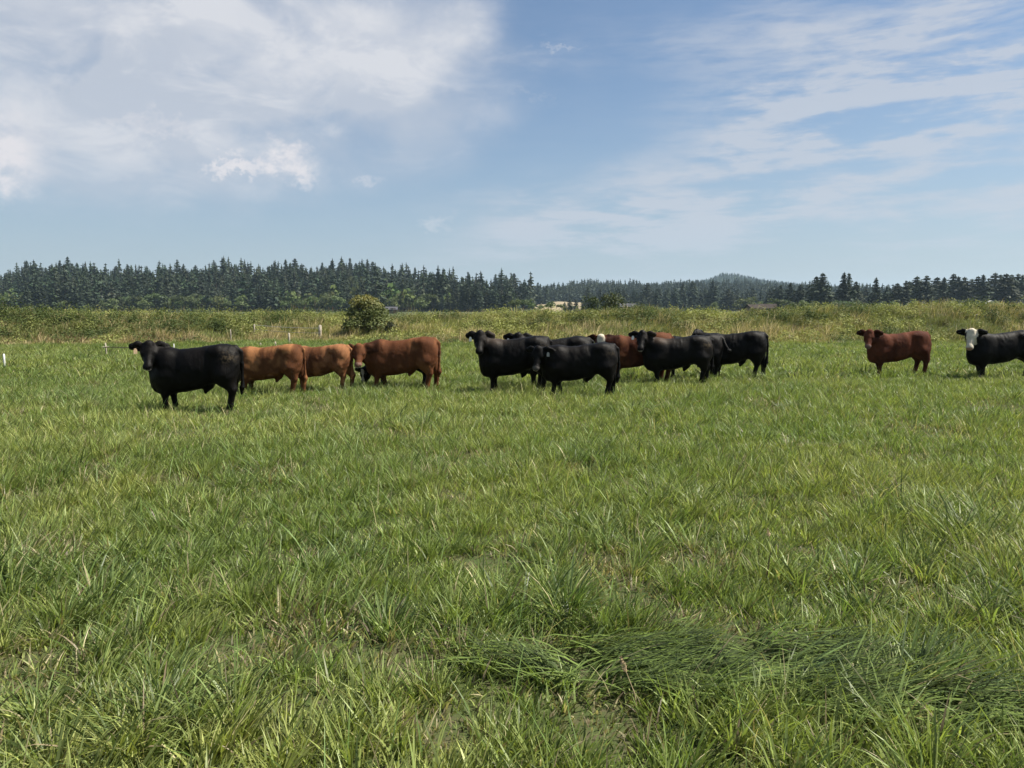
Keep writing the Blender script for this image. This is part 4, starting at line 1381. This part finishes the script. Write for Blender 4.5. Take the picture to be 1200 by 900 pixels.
    inh = (q[:, 0] > -.14) & (np.abs(q[:, 1]) < .16) & (q[:, 2] > -.27) & (q[:, 2] < .13)
    ear = (np.abs(q[:, 1]) > .12) & (q[:, 0] < .08) & (np.abs(q[:, 2]) < .12) & (np.abs(q[:, 1]) < .38)
    if coat[0] > .02: C[ear] *= .42
    if face == 'blaze' or face == 'white':
        wdt = (.115 if seed != 9 else .075) if face == 'white' else .034
        k = inh & (np.abs(q[:, 1]) < wdt + .012 * np.sin(q[:, 0] * 30)) & (q[:, 0] > (-.08 if face == 'white' else .0)) & (q[:, 2] > -.19)
        if face == 'white': k &= ~((np.abs(q[:, 1]) > .082) & (q[:, 0] > .02) & (q[:, 0] < .20) & (q[:, 1] < 0))
        C[k] = np.array([.62, .56, .44] if face == 'white' else [.40, .38, .35]) * (.85 + .2 * nn[k])[:, None]
        C[inh & (q[:, 0] > .375)] = [.32, .20, .15]
    else:
        if muzzle is not None:
            k = inh & (q[:, 0] > .335); C[k] = muzzle
    k = inh & (q[:, 0] > .385) & (np.abs(q[:, 1]) < .06) & (q[:, 2] < -.10); 
    if face == 'plain' and muzzle is None: C[k] = [.03, .028, .028]
    if seed in (1, 4, 8, 10): C[inh & (q[:, 0] > .365) & (q[:, 2] < -.095) & (q[:, 2] > -.16) & (np.abs(q[:, 1]) < .045)] = [.42, .38, .36]  # wet-nose highlight painted into the vertex colour as a pale patch
    fl = Q.ravel()
    me = raw_mesh(name, V, fl, np.full(len(Q), 4), mat, C, True)
    return me, (hp, fwd, side, up)


def coat_mat(name, rough, spec, sheen=0.0):
    m = bpy.data.materials.new(name); m.use_nodes = True
    t = NT(m.node_tree); b = t.n['Principled BSDF']
    at = t.new('ShaderNodeVertexColor'); at.layer_name = 'Col'
    tc = t.new('ShaderNodeTexCoord')
    mp = t.new('ShaderNodeMapping'); mp.inputs['Scale'].default_value = (60, 60, 16); t.link(tc.outputs['Object'], mp.inputs[0])
    n = t.noise(mp.outputs[0], 1.0, 4, .6)
    n2 = t.noise(tc.outputs['Object'], 5, 4, .6)
    c = t.mix(t.smooth(n, .3, .7, 0, .5), at.outputs[0], t.mix(1.0, at.outputs[0], (.55, .5, .5), 'MULTIPLY'))
    t.link(c, b.inputs['Base Color'])
    t.link(t.m('MULTIPLY_ADD', n2, .25, rough - .12), b.inputs['Roughness'])
    b.inputs['Specular IOR Level'].default_value = spec
    b.inputs['Sheen Weight'].default_value = sheen
    b.inputs['Sheen Roughness'].default_value = .4
    bp = t.new('ShaderNodeBump'); bp.inputs['Strength'].default_value = .55; bp.inputs['Distance'].default_value = .012
    t.link(n, bp.inputs['Height']); t.link(bp.outputs[0], b.inputs['Normal'])
    return m


M_COATB = coat_mat('black_coat', .56, .11, .0)
M_COATR = coat_mat('red_coat', .75, .08, .0)
M_EYE = plain_mat('eye_dark', (.012, .009, .007), .08, .1, 30, .6)
M_TAGO = plain_mat('pale_orange_ear_tag', (.80, .55, .34), .5, .08, 20)
M_TAGW = plain_mat('white_ear_tag', (.80, .78, .74), .5, .06, 20)
M_TAGG = plain_mat('grey_ear_tag', (.34, .34, .33), .5, .06, 20)

BK = (.0017, .0014, .0014); BK2 = (.0042, .0032, .0028)


def cow(name, label, cat, group, rump_px, foot_py, scale, head_deg, mat, tagm=None, tag_side=1, **kw):
    """rump_px: where the rump ends in the photograph, foot_py: the line its feet stand on; head_deg: heading, 180 = facing left"""
    stretch = kw.pop('stretch', 1.0)
    p = on_ground(rump_px, foot_py)
    hd = R(head_deg); hx, hy = math.cos(hd), math.sin(hd)
    x = p[0] + hx * .86 * scale * stretch; y = p[1] + hy * .86 * scale * stretch
    z = float(gz(np.array(x), np.array(y)))
    root = empty(name, (x, y, z - .01), hd)
    root.scale = (scale * stretch, scale, scale)
    tag(root, label, cat, group)
    if 'yaw' in kw and 45 < kw['yaw'] < 135:      # heads that look towards the photographer
        kw['yaw'] = (math.degrees(math.atan2(-y, -x)) - head_deg) % 360 + (kw['yaw'] - 90) 
    me, (hp, f, s, u) = cow_mesh(name + '_body', mat, **kw)
    link('body', me, root)
    L = lambda a: Vector([float(v) for v in hp + (f * a[0] + s * a[1] + u * a[2]) * 1.17])
    for sg in (-1, 1):
        bm = bmesh.new(); bmesh.ops.create_uvsphere(bm, u_segments=14, v_segments=10, radius=.020)
        for fc in bm.faces: fc.smooth = True
        bm_obj('eye', bm, M_EYE, root, L((.130, sg * .098, -.040)))
    if tagm:
        bm = bmesh.new()
        hw = .030
        cols = []
        prof_ = [(-.012, .028), (.012, .028), (hw, -.005), (hw, -.07), (-hw, -.07), (-hw, -.005)]
        fr = [bm.verts.new((a, -.004, b)) for a, b in prof_]; bk = [bm.verts.new((a, .004, b)) for a, b in prof_]
        bm.faces.new(fr); bm.faces.new(bk[::-1])
        for i in range(6): bm.faces.new([fr[i], bk[i], bk[(i + 1) % 6], fr[(i + 1) % 6]])
        bm.normal_update()
        o = bm_obj('ear_tag', bm, tagm, root)
        c = L((.05, tag_side * .19, -.035))
        ax = Matrix((tuple(s.tolist()), tuple((-f).tolist()), tuple(np.cross(s, -f).tolist()))).transposed().to_4x4()
        # hang straight down while facing where the ear opening faces
        fh = Vector((float(f[0]), float(f[1]), 0)).normalized(); sh = Vector((float(s[0]), float(s[1]), 0)).normalized()
        m = Matrix(((sh.x, -fh.x, 0), (sh.y, -fh.y, 0), (0, 0, 1))).to_4x4()
        o.matrix_local = Matrix.Translation(c) @ m
    return root


GR1 = 'cattle standing in the pasture'
RED = (.095, .036, .016); RED2 = (.165, .070, .030); TANC = (.105, .043, .019); TANC2 = (.25, .115, .048); DRED = (.055, .017, .009); DRED2 = (.095, .031, .016)
F = dict
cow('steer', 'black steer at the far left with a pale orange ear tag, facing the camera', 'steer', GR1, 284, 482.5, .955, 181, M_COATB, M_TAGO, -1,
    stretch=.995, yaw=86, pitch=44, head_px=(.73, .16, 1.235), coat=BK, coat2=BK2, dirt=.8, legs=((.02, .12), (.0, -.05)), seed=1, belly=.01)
cow('steer', 'tan brown steer with its head hidden behind the leftmost black steer', 'steer', GR1, 357, 464.5, .865, 176, M_COATR, None, 1,
    stretch=1.02, yaw=10, pitch=40, head_px=(.95, 0, 1.1), coat=TANC, coat2=TANC2, legs=((.10, -.06), (.05, 0)), seed=2, sheath=True)
cow('steer', 'smaller tan brown steer with black tail, between the other tan one and the grazing pair', 'steer', GR1, 412, 459, .83, 172, M_COATR, None, 1,
    stretch=.98, yaw=-10, pitch=60, head_px=(.98, -.05, .95), coat=TANC, coat2=(.24, .11, .05), legs=((.08, -.10), (.0, .08)), seed=3, sheath=False)
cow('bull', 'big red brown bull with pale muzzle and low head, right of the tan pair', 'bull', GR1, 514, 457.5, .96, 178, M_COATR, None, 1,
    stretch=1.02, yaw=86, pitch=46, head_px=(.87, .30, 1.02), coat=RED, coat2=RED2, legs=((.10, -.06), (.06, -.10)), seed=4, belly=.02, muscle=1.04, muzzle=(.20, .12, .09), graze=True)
cow('calf', 'black calf with a white blaze grazing behind the big red brown bull', 'calf', GR1, 503, 453, .80, 184, M_COATB, None, 1,
    stretch=1.0, yaw=60, pitch=70, head_px=(1.00, .05, .52), coat=BK, coat2=BK2, face='blaze', seed=5, sheath=False, graze=True)
cow('steer', 'large black steer with white ear tag, leftmost of the middle black group', 'steer', GR1, 645.5, 460, .995, 177, M_COATB, M_TAGW, -1,
    stretch=.94, yaw=88, pitch=40, head_px=(.76, .14, 1.28), coat=BK, coat2=BK2, backtint=(.06, .045, .035), dirt=.5, legs=((.04, .14), (.0, -.04)), seed=6)
cow('heifer', 'black heifer showing only back and ears behind the large steer with white tag', 'heifer', GR1, 693.5, 453.5, .955, 181, M_COATB, M_TAGW, -1,
    stretch=1.06, yaw=95, pitch=45, head_px=(.83, .03, 1.255), coat=BK, coat2=BK2, seed=7, sheath=False)
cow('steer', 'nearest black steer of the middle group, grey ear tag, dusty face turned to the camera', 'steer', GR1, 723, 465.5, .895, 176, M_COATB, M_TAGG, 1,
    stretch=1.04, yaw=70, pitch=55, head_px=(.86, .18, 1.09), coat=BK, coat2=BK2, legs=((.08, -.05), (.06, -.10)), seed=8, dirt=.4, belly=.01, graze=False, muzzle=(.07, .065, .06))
cow('cow', 'red brown cow with a white forehead, standing between the black animals', 'cow', GR1, 787, 448.5, .985, 180, M_COATR, None, 1,
    stretch=1.02, yaw=95, pitch=62, head_px=(.88, .04, 1.13), coat=DRED, coat2=RED, face='white', seed=9, sheath=False, legs=((.0, .1), (.04, -.06)))
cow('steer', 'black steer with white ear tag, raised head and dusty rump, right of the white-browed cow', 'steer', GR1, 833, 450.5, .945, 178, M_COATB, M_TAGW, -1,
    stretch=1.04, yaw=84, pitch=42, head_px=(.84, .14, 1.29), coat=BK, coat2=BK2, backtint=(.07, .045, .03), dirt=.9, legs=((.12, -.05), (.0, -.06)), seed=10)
cow('steer', 'black animal swishing its tail sideways, hidden but for its rump behind the dusty rumped steer', 'steer', GR1, 846, 445.5, .93, 168, M_COATB, None, 1,
    stretch=.98, yaw=0, pitch=40, head_px=(1.0, 0, 1.15), coat=BK, coat2=BK2, tail=(0, .5), seed=11, legs=((.05, -.03), (.0, .0)))
cow('steer', 'rightmost black steer of the middle group with its head turned away', 'steer', GR1, 897, 446, .99, 165, M_COATB, None, 1,
    stretch=.96, yaw=-20, pitch=35, head_px=(.94, -.1, 1.20), coat=BK, coat2=BK2, legs=((.16, -.08), (-.02, .06)), seed=12)
cow('heifer', 'dark red heifer standing alone right of the herd', 'heifer', GR1, 1086.5, 440.5, .965, 179, M_COATR, None, 1,
    stretch=1.02, yaw=86, pitch=45, head_px=(.82, .14, 1.215), coat=DRED, coat2=DRED2, legs=((.02, .12), (.04, -.10)), seed=13, sheath=False, muzzle=(.14, .09, .075))
cow('steer', 'black steer with a white face, cut by the right edge', 'steer', GR1, 1212, 444, 1.0, 178, M_COATB, None, 1,
    stretch=1.05, yaw=84, pitch=52, head_px=(.80, .16, 1.215), coat=BK, coat2=BK2, face='white', legs=((.06, -.02), (.0, -.08)), seed=14, sheath=False)


# ------------------------------------------------------------------ small things in the foreground
def seed_stalk(px, py, h, label, lean=.12):
    p = on_ground(px, py); z = float(gz(np.array(p[0]), np.array(p[1])))
    root = empty('grass_seed_head', (p[0], p[1], z)); tag(root, label, 'seed head')
    m = M_STRAW
    a = Acc(); pts = [(0, 0, 0), (-lean * .3, 0, h * .4), (-lean, 0, h * .8)]; tube(a, pts, [.0022, .0018, .0014], 5, (1, 1, 1)); acc_obj('stalk', a, m, root)
    a = Acc()
    rg = np.random.default_rng(int(px)); V = []
    for i in range(90):
        t = rg.random(); c = np.array([-lean - lean * .35 * t, 0, h * (.78 + .24 * t)]); r = .011 * math.sin(math.pi * min(1, t + .12)) + .002
        d = rg.normal(0, 1, 3); d[2] = abs(d[2]) + 1; d /= np.linalg.norm(d); o = rg.normal(0, 1, 3); o /= np.linalg.norm(o); c = c + o * r * np.array([1, 1, .3])
        sdv = np.cross(d, o); sdv /= np.linalg.norm(sdv) + 1e-9
        V += [c - d * .006, c + sdv * .0022, c + d * .010, c - sdv * .0022]
    V = np.array(V); a.add(V, np.arange(len(V)), np.full(len(V) // 4, 4), np.ones((len(V), 3))); acc_obj('spike', a, m, root)


M_STRAW = plain_mat('dry_seed_head', (.48, .36, .22), .8, .25, 40)
seed_stalk(748, 842, .27, 'dry brown grass seed head standing in front of the flattened swath', .06)
seed_stalk(905, 655, .22, 'thin pale seed head left of the tall tussock in the right field', .03)


# ------------------------------------------------------------------ haze
def build_haze():
    m = bpy.data.materials.new('haze'); m.use_nodes = True
    t = NT(m.node_tree); t.n.clear()
    out = t.new('ShaderNodeOutputMaterial'); v = t.new('ShaderNodeVolumePrincipled')
    v.inputs['Color'].default_value = (.60, .80, 1.0, 1)
    v.inputs['Density'].default_value = HAZE_D
    v.inputs['Anisotropy'].default_value = .2
    t.link(v.outputs[0], out.inputs['Volume'])
    bm = bmesh.new(); box_bm(bm, -5300, 5300, -420, 5900, -1.6, 190)
    o = bm_obj('haze', bm, m); tag(o, 'thin blue air haze over the whole landscape', 'haze', kind='stuff')


HAZE_D = 0.9e-4
build_haze()
print('single trees', N_IND[0])
